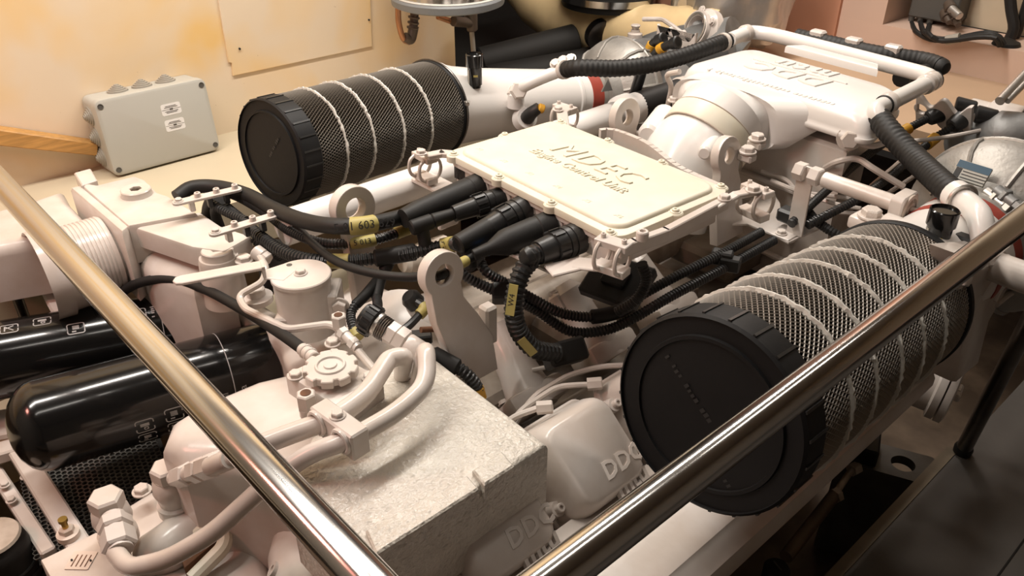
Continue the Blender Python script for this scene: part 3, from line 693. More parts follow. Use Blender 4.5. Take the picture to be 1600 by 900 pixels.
bm = nb(); bb = P(508, 452, z=.755); box(bm, (0, 0, -.03), (.075, .06, .075), frame(bb, V((.75, -.65, 0)), Wv=Z), .004); blk = part('side_block', bm, M_WHITE, t)
bolt(blk, P(531, 478, z=.735), V((.75, -.65, 0)), .014)
bm = nb(); box(bm, (0, 0, 0), (.05, .035, .045), frame(P(447, 503, z=.70), V((.7, -.65, 0)), Wv=Z), .004); part('small_block', bm, M_WHITE, t)
bm = nb(); o = P(402, 470, z=.685); lathe(bm, o, Z, [(0, 0), (0, .035), (.012, .035), (.015, .02), (.03, .02), (.033, .016), (.033, 0)], 24); nt_ = part('bleed_plug', bm, M_WHITE, t)
# ---- coolant filler plugs, thermostat housing
TZ = .78
t = thing('thermostat_housing', 'pinkish white cast thermostat housing with two hex socket plugs, left of the cables', 'housing', P(230, 340, z=.5))
top = [P(a, b, z=TZ) for a, b in ((122, 284), (152, 288), (210, 274), (226, 280), (246, 300), (262, 305), (308, 332), (200, 352))]
bm = nb(); prism(bm, [(p.x, p.y) for p in top], Matrix.Translation((0, 0, TZ - .10)), .10, .008, 2); part('upper_housing', bm, M_WHITE, t)
bm = nb(); q = [P(a, b, z=TZ) for a, b in ((116, 272), (142, 265), (152, 283), (128, 291))]; prism(bm, [(p.x, p.y) for p in q], Matrix.Translation((0, 0, TZ - .03)), .034, .003, 1); part('corner_lug', bm, M_WHITE, t)
fl = [P(a, b, z=TZ - .003) for a, b in ((109, 292), (126, 288), (202, 352), (190, 362))]
bm = nb(); prism(bm, [(p.x, p.y) for p in fl], Matrix.Translation((0, 0, TZ - .19)), .188, .012, 2); flg = part('flange', bm, M_WHITE, t)
bm = nb(); q = [P(a, b, z=.69) for a, b in ((205, 352), (300, 335), (345, 380), (360, 430), (300, 445), (232, 420), (200, 390))]
prism(bm, [(p.x, p.y) for p in q], Matrix.Translation((0, 0, .40)), .30, .045, 5); part('lower_housing', bm, M_WHITE, t)
bm = nb(); q = [P(a, b, z=TZ - .01) for a, b in ((200, 352), (312, 330), (345, 352), (392, 368), (350, 392), (300, 385))]
prism(bm, [(p.x, p.y) for p in q], Matrix.Translation((0, 0, TZ - .06)), .05, .008, 2); part('step', bm, M_WHITE, t)
bm = nb(); q = [P(a, b, z=.60) for a, b in ((172, 425), (232, 400), (300, 430), (240, 450))]; prism(bm, [(p.x, p.y) for p in q], Matrix.Translation((0, 0, .57)), .03, .006, 2)
prism(bm, [(P(a, b, z=.602).x, P(a, b, z=.602).y) for a, b in ((190, 432), (240, 417), (242, 423), (200, 438))], Matrix.Translation((0, 0, .598)), .008, .002, 1); part('foot', bm, M_WHITE, t)
def socket_plug(o, r, parent):
    bm = nb(); lathe(bm, o - Z * .02, Z, [(0, 0), (0, r * 1.08), (.02, r * 1.05), (.024, r), (.034, r), (.036, r * .94), (.036, r * .6), (.018, r * .6), (.018, 0)], 36); p = part('socket_plug', bm, M_WHITE, parent)
    bm = nb(); prism(bm, [(a * r * .42, b * r * .42) for a, b in HEX], Matrix.Translation(o + Z * .0005), .001); part('hex_socket', bm, M_DIRTY, p)  # darker hex floor: the socket's inner shade put into its colour
    bm = nb()
    pr = circ(0, 0, r * .9, 30); 
    plate(bm, pr, [[(a * r * .42, b * r * .42) for a, b in HEX]], Matrix.Translation(o + Z * .0125), .0036); part('socket_face', bm, M_WHITE, p)
socket_plug(P(214, 304, z=TZ), .036, t)
o2 = P(341, 399, z=TZ - .03)
bm = nb(); lathe(bm, o2 - Z * .12, Z, [(0, 0), (0, .05), (.11, .045), (.118, .042), (.118, 0)], 32); part('plug_boss', bm, M_WHITE, t)
socket_plug(o2, .035, t)
for a, b in ((118, 316), (143, 337)):
    o = P(a, b, z=TZ - .04); shared('flange_bolt', 'fb', _cap, M_WHITE, flg, frame(o + V((0, .03, 0)), X, Wv=-Y) @ Matrix.Scale(.012, 4))
# ---- ribbed front manifold left of it
t = thing('ribbed_manifold', 'pinkish white ribbed manifold behind the left handrail, joined to the thermostat housing', 'manifold', P(80, 420, z=.5))
a, b = P(196, 392, z=.665), P(92, 424, z=.665); d = (b - a).normalized(); L = (b - a).length
pr = [(0, 0), (0, .085), (.03, .085), (.034, .098)]
s = .04
while s < .12: pr += [(s, .100), (s + .0045, .100), (s + .0055, .0975), (s + .008, .0975)]; s += .009
pr += [(.13, .10), (.19, .10), (.195, .108)]
s = .20
while s < L - .01: pr += [(s, .110), (s + .0045, .110), (s + .0055, .107), (s + .008, .107)]; s += .009
pr += [(L, .11), (L, 0)]
bm = nb(); lathe(bm, a, d, pr, 48); part('ribbed_pipe', bm, M_WHITE, t)
bm = nb(); q = [P(m, n, z=TZ - .035) for m, n in ((52, 309), (98, 294), (108, 312), (140, 346), (70, 372), (-40, 390), (-60, 340))]
prism(bm, [(p.x, p.y) for p in q], Matrix.Translation((0, 0, .60)), TZ - .635, .03, 4); part('upper_chamber', bm, M_WHITE, t)
# ================================================================ oil filters
def oil_filter(a, b, r, lab, first):
    d = (b - a).normalized(); L = (b - a).length
    t = thing('oil_filter', lab, 'oil filter', (a + b) / 2 - Z * r, 'black spin-on oil filters')
    bm = nb(); lathe(bm, a, d, [(-.034, 0), (-.031, r * .3), (-.021, r * .6), (-.006, r * .82), (.008, r * .93), (.02, r * .98), (.032, r), (L - .02, r), (L - .014, r * .985), (L - .014, 0)], 64); part('can', bm, M_GLOSS, t)
    bm = nb(); lathe(bm, a + d * (L - .016), d, [(0, 0), (0, r * .99), (.008, r * 1.0), (.014, r * .97), (.014, 0)], 64); part('seam', bm, M_DSTEEL, t)
    bm = nb(); ring(bm, a + d * (L * .765), d, r - .0002, .0011, 64, 6); part('print_line', bm, M_PRINT, t)
    # printed pictograms wrapped on the can, given by distance along and angle round it
    def surf(s, ang, off=.0006): return a + d * s + (Z * math.cos(ang) + d.cross(Z).normalized() * math.sin(ang)) * (r + off)
    def picto(s0, a0, w_, h_, kind):
        bm = nb(); hw, hh = w_ / 2, h_ / 2
        def strip(p, q, th=.0012):
            A = surf(*p); Bq = surf(*q); dd = (Bq - A).normalized(); nn = (A + Bq) / 2 - (a + d * (p[0] + q[0]) / 2); sd = dd.cross(nn).normalized() * th
            vs = [bm.verts.new(x) for x in (A - sd, A + sd, Bq + sd, Bq - sd)]; bm.faces.new(vs)
        def pt(x, y): return (s0 + x * hw, a0 - y * hh / r)
        fr = [(-.8, -1), (.8, -1), (1, -.8), (1, .8), (.8, 1), (-.8, 1), (-1, .8), (-1, -.8)]
        for i in range(8): strip(pt(*fr[i]), pt(*fr[(i + 1) % 8]))
        if kind == 0:
            for y in (-.1, .1, .3, .5): strip(pt(-.4, y), pt(.4, y), .0012)
            for y in (-.5, -.62): strip(pt(-.5, y), pt(.0, y), .0009)
        elif kind == 1:
            strip(pt(-.5, .6), pt(.5, -.6)); strip(pt(-.5, -.6), pt(-.5, .6), .0015); strip(pt(-.5, 0), pt(.5, .6), .0014)
        elif kind == 2:
            for q in ((0, .6, .4, -.1), (.4, -.1, 0, -.5), (0, -.5, -.4, -.1), (-.4, -.1, 0, .6)): strip(pt(q[0], q[1]), pt(q[2], q[3]), .0012)
        else:
            for y in (.35, .1): strip(pt(-.5, y), pt(.5, y), .0022)
            for q in ((-.1, -.2, .3, -.2), (.3, -.2, .3, -.6), (.3, -.6, -.1, -.6), (-.1, -.6, -.1, -.2)): strip(pt(q[0], q[1]), pt(q[2], q[3]), .0012)
        return bm
    def word(s0, a0, txt, size):
        p = surf(s0, a0, .0002); nn = (p - (a + d * s0)).normalized()
        bm = nb(); text(bm, txt, frame(p, nn.cross(d), Wv=nn), size, .0003)
        for v in bm.verts:                                       # bend the flat word round the can
            k = v.co - a; s = k.dot(d); q = k - d * s; v.co = a + d * s + q.normalized() * (r + .0004)
        return bm
    S = 1 if d.cross(Z).normalized().x > 0 else -1
    if first:
        for s0, a0, kd in ((L * .40, 1.62, 3), (L * .40, 2.02, 0), (L * .515, 1.54, 0), (L * .515, 1.93, 1), (L * .515, 2.3, 3)):
            part('pictogram', picto(s0, S * a0, .036, .031, kd), M_PRINT, t, rn=False)
        part('print', word(L * .725, S * 1.5, 'Oil', .018), M_PRINT, t, rn=False)
        part('print', word(L * .80, S * 1.45, 'Va', .024), M_PRINT, t, rn=False)
    else:
        for s0, a0, kd in ((L * .47, .55, 0), (L * .36, .12, 3), (L * .69, .42, 2), (L * .25, .2, 1)):
            part('pictogram', picto(s0, S * a0, .036, .026, kd), M_PRINT, t, rn=False)
        q = surf(L * .745, S * .45); nn = (q - (a + d * L * .745)).normalized(); bm = nb(); dashes(bm, 6, .034, .009, frame(q, nn.cross(d), Wv=nn)); part('print', bm, M_PRINT, t, kind='stuff')
oil_filter(P(40, 672, z=.50), P(432, 562, z=.47), .098, 'front black oil filter with printed pictograms, its domed end in full view', True)
oil_filter(P(-85, 578, z=.50), P(350, 500, z=.47), .092, 'rear black oil filter, its domed end cut off by the left picture edge', False)
t = thing('filter_console', 'white casting the two black oil filters screw into', 'console', P(440, 545, z=.40))
bm = nb()
q = [P(a, b, z=.56) for a, b in ((352, 478), (400, 470), (520, 545), (520, 590), (452, 590), (436, 545))]
prism(bm, [(p.x, p.y) for p in q], Matrix.Translation((0, 0, .36)), .21, .02, 3); part('casting', bm, M_WHITE, t)
# ================================================================ clamped coolant pipes with banjo bolts
PZ = .80
def pipe(name, pts, r, m, lab, cat, rad=.05, seg=16):
    bm = nb(); tube(bm, fillet(pts, rad), r, seg); return solo(name, bm, m, lab, cat)
H = lambda px, py, z: P(px, py, z=z)
pipe('coolant_pipe', [H(628, 600, .70), H(632, 556, .80), H(608, 560, .80), H(570, 620, PZ), H(520, 655, PZ), H(470, 672, PZ - .01), H(405, 696, .78), H(352, 720, .755), H(330, 729, .73)], .0165, M_WHITE, 'white coolant pipe nearer the oil filler, through the left half of the clamp', 'pipe', .035)
pipe('coolant_pipe', [H(650, 620, .70), H(666, 536, .83), H(668, 600, PZ), H(620, 645, PZ), H(545, 688, PZ), H(490, 705, .78), H(430, 745, .74), H(330, 835, .64), H(260, 875, .58), H(200, 888, .55), H(180, 862, .55)], .0155, M_WHITE, 'white coolant pipe on the outer side, through the right half of the clamp', 'pipe', .035)
t = thing('pipe_clamp', 'white block clamp bolted round the two white coolant pipes', 'clamp', H(535, 665, .76))
a, b = H(494, 640, PZ), H(570, 696, PZ); u = (b - a).normalized(); M = frame((a + b) / 2, u, Wv=Z)
bm = nb(); box(bm, (0, 0, -.004), (.106, .034, .05), M, .003); cb = part('clamp_block', bm, M_WHITE, t)
bolt(cb, M @ V((-.002, 0, .021)), Z, .009)
for k in (-.033, .028):
    bm = nb(); q = M @ V((k, -.019, 0)); ring(bm, q, M.col[1].to_3d(), .0185, .004, 24, 8); part('grommet', bm, M_WHITE, t)
# raised nut fitting beside the clamp
t = thing('test_fitting', 'white open hex fitting standing just left of the pipe clamp', 'fitting', H(480, 640, .70))
o = H(481, 636, .765)
bm = nb(); lathe(bm, o - Z * .05, Z, [(0, 0), (0, .012), (.03, .012), (.034, .015), (.05, .015), (.05, 0)], 20); part('stem', bm, M_WHITE, t)
bm = nb(); hexnut(bm, o, Z, .0165, .03); part('hex_nut', bm, M_WHITE, t)
bm = nb(); lathe(bm, o + Z * .0302, Z, [(0, 0), (0, .009), (.0008, .009), (.0008, 0)], 16); part('bore', bm, M_RUST, t)
# ---- injection pump body with the two big hex bolts
t = thing('coolant_pump', 'white cast coolant pump with two big hex bolts, bottom left in front', 'pump', H(240, 850, .2))
bm = nb(); q = [H(a, b, .42) for a, b in ((170, 800), (235, 760), (330, 770), (400, 830), (430, 920), (330, 960), (200, 920))]
prism(bm, [(p.x, p.y) for p in q], Matrix.Translation((0, 0, .15)), .27, .03, 4); part('body', bm, M_WHITE, t)
bm = nb(); tube(bm, smooth([H(295, 775, .45), H(300, 820, .45), H(270, 850, .45), H(240, 870, .42)], .01), lambda s: .045, 20); part('neck', bm, M_WHITE, t)
bm = nb(); tube(bm, fillet([H(262, 832, .46), H(300, 838, .47), H(345, 820, .47), H(355, 850, .46), H(300, 905, .44)], .03), .014, 10); part('rim', bm, M_CREAM, t)
bm = nb(); q = [H(a, b, .44) for a, b in ((275, 850), (330, 830), (342, 850), (290, 895))]; prism(bm, [(p.x, p.y) for p in q], Matrix.Translation((0, 0, .43)), .022, .004); part('rust_pocket', bm, M_RUST, t, 'rusty brown pocket')
bm = nb(); q = [H(a, b, .48) for a, b in ((62, 874), (95, 858), (150, 830), (200, 850), (200, 960), (110, 960))]; prism(bm, [(p.x, p.y) for p in q], Matrix.Translation((0, 0, .30)), .18, .006, 2); lg = part('label_block', bm, M_WHITE, t)
for (px, py), r in (((169, 790), .030), ((263, 744), .029)):
    o = H(px, py, .565)
    bm = nb(); lathe(bm, o - Z * .085, Z, [(0, 0), (0, .034), (.02, .034), (.024, .028), (.04, .030), (.055, .034), (.075, .031), (.082, .026), (.085, .026), (.085, 0)], 28); bj = part('banjo_ring', bm, M_WHITE, t)
    bm = nb(); hexnut(bm, o, Z, r, .026, V((.9, .3, 0)).normalized()); part('hex_bolt', bm, M_WHITE, t, 'large hexagon bolt head')
# union nuts where pipes leave
def union(a, b, r, parent, nuts=((.05, .4), (.55, .95))):
    d = b - a
    for k0, k1 in nuts:
        bm = nb(); hexnut(bm, a + d * k0, d, r, d.length * (k1 - k0)); part('union_nut', bm, M_WHITE, parent)
    bm = nb(); cyl(bm, a - d * .1, b + d * .05, r * .72); part('union_core', bm, M_WHITE, parent)
union(H(280, 745, .60), H(356, 718, .757), .021, t, ((.0, .22), (.36, .5), (.55, .85)))
union(H(178, 812, .56), H(188, 858, .55), .029, t, ((.05, .35), (.45, .98)))
bm = nb(); prism(bm, rpoly(.040, .042, .002, 2), frame(H(127, 876, .4805), V((.72, -.69, 0)), Wv=Z), .0015); lb = part('rating_plate', bm, M_PINKLAB, t, 'small pale riveted rating plate')
bm = nb(); Mx = frame(H(127, 876, .4822), V((.72, -.69, 0)), Wv=Z)
for k in range(4): box(bm, (0, .012 - .008 * k, 0), (.026, .002, .0004), Mx)
part('print', bm, M_RUST, lb, kind='stuff')
for a in (-.016, .016): bolt(lb, Mx @ V((0, a * 1.05, 0)), Z, .0018, M_INK, _cap, 'rivet')
bolt(t, H(222, 768, .46), Z, .013)
# ---- honeycomb grille and frame bars
t = thing('honeycomb_grille', 'black honeycomb grille lying below the front oil filter', 'grille', H(150, 770, .28))
GC = [H(a, b, .28) for a, b in ((75, 738), (215, 690), (250, 790), (140, 850))]
bm = nb(); r = .0078; u = (GC[1] - GC[0]).normalized(); w = Z.cross(u); wd = (GC[1] - GC[0]).length + .10; ht = .34
o = GC[0] - u * .05 + w * .06
for i in range(int(wd / (r * 1.5))):
    for j in range(int(ht / (r * 1.732))):
        c = o + u * (i * r * 1.5) - w * ((j + (i % 2) * .5) * r * 1.732)
        ou = [c + (u * a + w * b) * r for a, b in HEX]; inn = [c + (u * a + w * b) * r * .80 for a, b in HEX]; up = [x + Z * .005 for x in ou]; ui = [x + Z * .005 for x in inn]
        vo = [bm.verts.new(x) for x in up]; vi = [bm.verts.new(x) for x in ui]; vd = [bm.verts.new(x) for x in inn]
        for k in range(6):
            bm.faces.new((vo[k], vo[(k + 1) % 6], vi[(k + 1) % 6], vi[k])); bm.faces.new((vi[k], vi[(k + 1) % 6], vd[(k + 1) % 6], vd[k]))
part('honeycomb', bm, M_DBOX, t, kind='stuff', rn=False, ang=10)
bm = nb(); cc = o + u * wd * .5 - w * ht * .5; box(bm, (0, 0, -.01), (wd, ht, .008), frame(cc, u, Wv=Z)); part('backing', bm, M_VOID, t)
t = thing('bracket_assembly', 'pinkish white flat frame bars at the left edge under the oil filters', 'frame', H(60, 760, .3))
def bar(p, q, wd, th, z0, m=M_WHITE):
    bm = nb(); a, b = H(*p, z0), H(*q, z0); M = frame((a + b) / 2, (b - a).normalized(), Wv=Z); box(bm, (0, 0, -th / 2), ((b - a).length, wd, th), M, .004); return part('frame_bar', bm, m, t)
bar((22, 690), (125, 852), .045, .03, .335)
bar((-30, 700), (75, 860), .030, .03, .30)
bar((-20, 705), (30, 690), .05, .03, .34)
bar((-40, 665), (20, 655), .10, .02, .36)
bar((30, 790), (95, 850), .035, .04, .27)
o = H(108, 838, .335)
bm = nb(); lathe(bm, o, Z, [(0, 0), (0, .022), (.012, .022), (.014, .016), (.014, 0)], 20); hexnut(bm, o + Z * .014, Z, .015, .012); part('nipple_nut', bm, M_PINKLAB, t)
bm = nb(); lathe(bm, o + Z * .026, Z, [(0, 0), (0, .006), (.015, .006), (.017, .009), (.024, .009), (.024, 0)], 16); part('grease_nipple', bm, M_BRASS, t, 'brass grease nipple')
for a, b in ((8, 758), (18, 782), (40, 745)): bolt(t, H(a, b, .31), Z, .008)
bm = nb(); a = H(-5, 860, .30); lathe(bm, a - Z * .3, Z, [(0, 0), (0, .062), (.30, .062), (.32, .058), (.33, .05), (.34, 0)], 32)
for k in range(6): ring(bm, a - Z * (.04 + .025 * k), Z, .062, .004, 32, 6)
t = thing('rubber_mount', 'black ribbed rubber mount in the bottom left corner', 'mount', a - Z * .3); part('rubber', bm, M_RUB, t)
bm = nb(); lathe(bm, a + Z * .035, Z, [(0, 0), (0, .055), (.006, .052), (.006, 0)], 32); part('top_plate', bm, M_DIRTY, t)
# ---- black breather hose over the oil filters
t = thing('breather_hose', 'smooth black hose passing over both oil filters to the oil filler', 'hose', H(340, 470, .6))
bm = nb(); tube(bm, smooth([H(185, 460, .60), H(215, 443, .64), H(262, 436, .67), H(320, 452, .68), H(390, 490, .70), H(440, 522, .72), H(474, 546, .73)], .012), .0115, 14); part('hose', bm, M_RUB, t)
bm = nb(); a, b = H(472, 545, .73), H(492, 560, .735); cyl(bm, a, b, .0125, bev=.002); ring(bm, a.lerp(b, .3), b - a, .0125, .0025, 16, 6); ring(bm, a.lerp(b, .65), b - a, .0125, .0025, 16, 6); part('crimp_end', bm, M_WHITE, t)
# ---- thin white pipe with fittings between filter head and filler
pipe('leak_off_pipe', [H(400, 392, .76), H(416, 418, .76), H(412, 440, .74), H(372, 462, .72), H(382, 482, .71), H(450, 515, .73), H(518, 506, .745), H(536, 520, .745), H(600, 596, .72)], .0078, M_WHITE, 'thin white pipe snaking round the fuel filter head', 'pipe', .018, 10)
t = thing('pipe_fitting', 'white open hex union with screwed elbow between filter head and black connector', 'fitting', H(530, 510, .70))
o = H(529, 496, .77); bm = nb(); hexnut(bm, o - Z * .02, Z, .015, .026); part('hex_nut', bm, M_WHITE, t)
bm = nb(); lathe(bm, o - Z * .055, Z, [(0, 0), (0, .011), (.036, .011), (.036, 0)], 18); part('stem', bm, M_WHITE, t)
bm = nb(); lathe(bm, o + Z * .0062, Z, [(0, 0), (0, .0085), (.0006, .0085), (.0006, 0)], 16); part('bore', bm, M_RUST, t)
a, b = H(534, 518, .752), H(560, 544, .74)
for k0 in (.0, .62):
    bm = nb(); hexnut(bm, a.lerp(b, k0), b - a, .013, .014); part('union_nut', bm, M_WHITE, t)
bm = nb(); cyl(bm, a, b, .010); part('union_core', bm, M_WHITE, t)
bolt(t, H(520, 537, .735), Z, .011)
# ---- pressure sensor plug
t = thing('sensor_connector', 'black knurled connector with a bright ring screwed onto a white hex adapter', 'connector', H(605, 520, .70))
a, b = H(567, 492, .79), H(660, 552, .74); d = (b - a); L = d.length; dn = d.normalized()
def seg(name, k0, k1, r, m, par, hexed=False, lab=None):
    bm = nb()
    if hexed: hexnut(bm, a + d * k0, d, r, L * (k1 - k0))
    else: lathe(bm, a + d * k0, dn, [(0, 0), (0, r * .94), (.002, r), (L * (k1 - k0) - .002, r), (L * (k1 - k0), r * .94), (L * (k1 - k0), 0)], 24)
    return part(name, bm, m, par, lab)
seg('plug_body', .0, .12, .026, M_PLA, t)
kn = seg('knurled_nut', .05, .22, .030, M_PLA, t)
bm = nb(); u, w = perp(d)
for k in range(16):
    q = a + d * .135 + (u * math.cos(2 * PI * k / 16) + w * math.sin(2 * PI * k / 16)) * .030; box(bm, (0, 0, 0), (.005, .005, L * .15), frame(q, u * math.cos(2 * PI * k / 16) + w * math.sin(2 * PI * k / 16), Wv=dn))
part('knurl', bm, M_PLA, kn, kind='stuff')
seg('bright_ring', .22, .29, .0245, M_ZINC, t, lab='bright metal ring')
seg('thread', .29, .43, .0225, M_INK, t)
for k in range(4):
    bm = nb(); ring(bm, a + d * (.31 + .033 * k), d, .0225, .002, 24, 6); part('thread_turn', bm, M_DSTEEL, t)
seg('adapter_nut', .43, .58, .0235, M_WHITE, t, True); seg('adapter_nut', .58, .74, .025, M_WHITE, t, True); seg('adapter_body', .74, 1.0, .021, M_WHITE, t)
# ================================================================ lifting eyes (plates stand across the engine, faces to the right)
def lifting_eye(c, R, r, th, legs, lab, nrm=X, mat_=None):
    """legs: outline points (y, z) of the plate relative to the eye centre, below the ring"""
    n = nrm.normalized(); M = frame(c - n * th / 2, Y, Wv=n)
    if M.col[1].to_3d().z < 0: M = frame(c - n * th / 2, -Y, Wv=n)
    s = 1 if M.col[0].to_3d().y > 0 else -1
    a0, a1 = math.radians(-40), math.radians(220)
    ou = [(R * math.cos(a0 + (a1 - a0) * k / 26), R * math.sin(a0 + (a1 - a0) * k / 26)) for k in range(27)] + [(s * a, b) for a, b in (legs if s > 0 else legs[::-1])]
    t = thing('lifting_eye', lab, 'lifting eye', c + Z * min(b for a, b in legs), 'lifting eyes')
    bm = nb(); plate(bm, ou, [circ(0, 0, r, 28)], M, th, .002); part('eye_plate', bm, mat_ or M_WHITE, t)
    return t
lifting_eye(P(547, 325, z=.88), .047, .026, .030, [(-.03, -.05), (-.03, -.22), (.03, -.22), (.03, -.05)], 'front left white lifting eye, a thick ring beside the long white pipe', V((1, -.35, .1)))
lifting_eye(P(974, 183, z=.88), .050, .024, .024, [(-.035, -.04), (-.055, -.20), (.05, -.20), (.035, -.04)], 'rear left white lifting eye behind the far long edge of the control unit', V((1, -.35, .1)))
c = P(689, 427, z=.875)
te = lifting_eye(c, .043, .0235, .026, [(-.033, -.04), (-.030, -.09), (.0, -.20), (.02, -.25), (.10, -.25), (.095, -.17), (.066, -.11), (.036, -.06)], 'front right white lifting eye on a tall plate, a thin cable seen through it', V((1, .05, .12)))
bm = nb(); lathe(bm, c + V((-.012, -.026, -.12)), V((-.2, -1, .3)), [(-.01, 0), (-.01, .006), (.018, .006), (.018, 0)], 14); part('rust_hole', bm, M_RUST, te, 'rusty bolt hole')
bm = nb(); box(bm, (0, 0, 0), (.03, .03, .09), Matrix.Translation(c + V((.015, .10, -.15))), .005); part('side_lug', bm, M_WHITE, te)
c = P(1131, 243, z=.88)
te = lifting_eye(c, .045, .022, .024, [(-.035, -.045), (-.05, -.10), (-.045, -.22), (.06, -.22), (.055, -.10), (.038, -.05)], 'rear right white lifting eye beside the clamped air elbow', V((1, -.5, .15)))
# ================================================================ long white pipe on the left, with socket and rubber sleeve
t = thing('coolant_rail_pipe', 'long straight white pipe along the left side, behind the control unit', 'pipe', V((-1.585, 1.3, .75)))
a = P(440, 358, x=-1.585); b = V((-1.585, P(968, 178, x=-1.585).y, a.z))
bm = nb(); cyl(bm, a, b, .041, seg=32, bev=.004); part('pipe_tube', bm, M_DUCT, t)
bm = nb(); lathe(bm, b - Y * .05, Y, [(0, 0), (0, .041), (.03, .041), (.045, .052), (.06, .054), (.09, .054), (.10, .048), (.13, .048), (.13, 0)], 32); part('socket', bm, M_DUCT, t)
e = b + Y * .07
bm = nb(); cyl(bm, e, e + V((.02, .20, .01)), .047, seg=28, bev=.004); part('rubber_sleeve', bm, M_RUB, t, 'black rubber sleeve')
bm = nb(); cyl(bm, e + V((.02, .19, .01)), e + V((.06, .42, .0)), .052, .06, seg=28, bev=.004); part('far_socket', bm, M_WHITE, t)
bm = nb(); q = V((-1.50, P(678, 285, x=-1.5).y, a.z + .03)); box(bm, (0, 0, 0), (.11, .06, .012), Matrix.Translation(q), .003); box(bm, (.05, 0, -.05), (.012, .06, .10), Matrix.Translation(q), .003); part('mounting_bracket', bm, M_WHITE, t)
pipe('bent_vent_pipe', [H(1062, 112, .96), H(1040, 116, .94), H(1050, 135, .90), H(1042, 172, .82)], .008, M_WHITE, 'thin white vent pipe bent beside the air elbow clamp', 'pipe', .02, 10)
# ================================================================ control unit mounts
eu = bpy.data.objects['engine_control_unit']
def arm(pts, wd, th, lab=None):
    bm = nb()
    for p, q in zip(pts, pts[1:]):
        M = frame((p + q) / 2, (q - p).normalized(), Wv=Z); box(bm, (0, 0, 0), ((q - p).length + wd * .5, wd, th), M, .002)
    return part('mounting_arm', bm, M_WHITE, eu, lab)
ih = .89
arm([ME @ V((-EW * .47, -EH * .30, -.03)), H(690, 240, ih + .01), H(670, 244, ih + .01)], .026, .012); isolator(H(664, 262, ih - .03), (H(690, 274, ih) - H(646, 250, ih)).normalized(), eu); bolt(eu, H(658, 240, ih + .02), Z, .010)
arm([ME @ V((-EW * .40, EH * .45, -.03)), H(878, 176, ih), H(884, 172, ih)], .03, .012); isolator(H(882, 184, ih - .03), (H(900, 188, ih) - H(862, 176, ih)).normalized(), eu); bolt(eu, H(872, 172, ih + .01), Z, .010)
# right rail under the unit with both isolators
arm([H(968, 392, .912), H(990, 384, .912), H(1040, 366, .912), H(1132, 317, .912)], .018, .026, 'long mounting arm along the right edge')
arm([H(1120, 322, .918), H(1150, 305, .925), H(1176, 300, .925)], .022, .010)
bolt(eu, H(1003, 374, .925), Z, .012, None, _cap); bolt(eu, H(1132, 311, .926), Z, .010); bolt(eu, H(1177, 298, .930), Z, .012)
isolator(H(957, 401, .895), (H(985, 402, .85) - H(930, 384, .85)).normalized(), eu)
isolator(H(1180, 316, .895), (H(1200, 318, .85) - H(1160, 300, .85)).normalized(), eu)
arm([H(950, 416, .862), H(905, 412, .858), H(865, 422, .855)], .045, .006)
bm = nb(); prism(bm, [(q.x, q.y) for q in ZP((785, 392, .835), (862, 427, .835), (905, 412, .835), (905, 385, .835), (830, 365, .835))], Matrix.Translation((0, 0, .831)), .006, .001, 1); part('base_plate', bm, M_WHITE, eu)
# curved casting ridge behind the unit
bm = nb(); rp = smooth([H(938, 205, .89), H(960, 205, .89), H(1010, 225, .89), H(1060, 262, .89), H(1120, 290, .89)], .02)
for p, q in zip(rp, rp[1:]): box(bm, (0, 0, -.03), ((q - p).length * 1.1, .014, .07), frame((p + q) / 2, q - p, Wv=Z))
solo('casting_ridge', bm, M_WHITE, 'curved white casting ridge just behind the control unit far edge', 'casting')
# ================================================================ wiring of the control unit
wl = thing('wiring_plug', 'black booted plug, leftmost of five on the control unit, thick cable with blue band', 'connector', PL[0], 'plugs on the front of the control unit')
def lay(px, z0, z1, start=None):
    n = len(px); o = [P(a, b, z=z0 + (z1 - z0) * k / (n - 1)) for k, (a, b) in enumerate(px)]
    return ([start] if start is not None else []) + o
def boot(t, o, d, r, L, r2):
    bm = nb(); lathe(bm, o, d, [(-.004, 0), (-.004, r), (.028, r), (.030, r * .95), (.036, r * .95), (.038, r * .98), (L * .55, r * .92), (L * .62, r * .88), (L * .8, r2 * 1.25), (L, r2), (L, 0)], 28); part('boot', bm, M_RUB, t)
def coupling(t, o, d, r, L):
    bm = nb(); lathe(bm, o, d, [(-.004, 0), (-.004, r), (.02, r), (.021, r * .93), (.024, r * .93), (.025, r), (.036, r), (.037, r * .9), (L, r * .72), (L, 0)], 28); c = part('coupling', bm, M_PLA, t)
    bm = nb(); u, w = perp(d)
    for k in range(10):
        q = u * math.cos(2 * PI * k / 10) + w * math.sin(2 * PI * k / 10); box(bm, (0, 0, 0), (.008, .006, .024), frame(o + d * .052 + q * r * .92, q, Wv=d))
    part('grip_rib', bm, M_PLA, c, kind='stuff')
    bm = nb(); lathe(bm, o + d * .038, d, [(0, 0), (0, r * .95), (.026, r * .95), (.027, 0)], 24); part('grip_ring', bm, M_PLA, c)
    return o + d * L
def band(name, path, s0, s1, r, m, par, lab=None, txt=None):
    """sleeve of the given radius along part of a path"""
    s = 0; out = []
    for a, b in zip(path, path[1:]):
        if s0 <= s <= s1: out.append(a)
        s += (b - a).length
    if len(out) < 2: return None
    bm = nb(); tube(bm, out, r, 14); p = part(name, bm, m, par, lab)
    if txt:
        mid = out[len(out) // 2]; d = (out[-1] - out[0]).normalized(); nn = (CAMP - mid); nn = (nn - d * nn.dot(d)).normalized()
        if d.dot(RX) < 0: d = -d
        bm = nb(); text(bm, txt, frame(mid + nn * (r + .0004), d, Wv=nn), r * 1.25, .0003); part('print', bm, M_INK, p)
    return p
ND = -EV
def plen(path): return sum(((b - a).length for a, b in zip(path, path[1:])), 0)
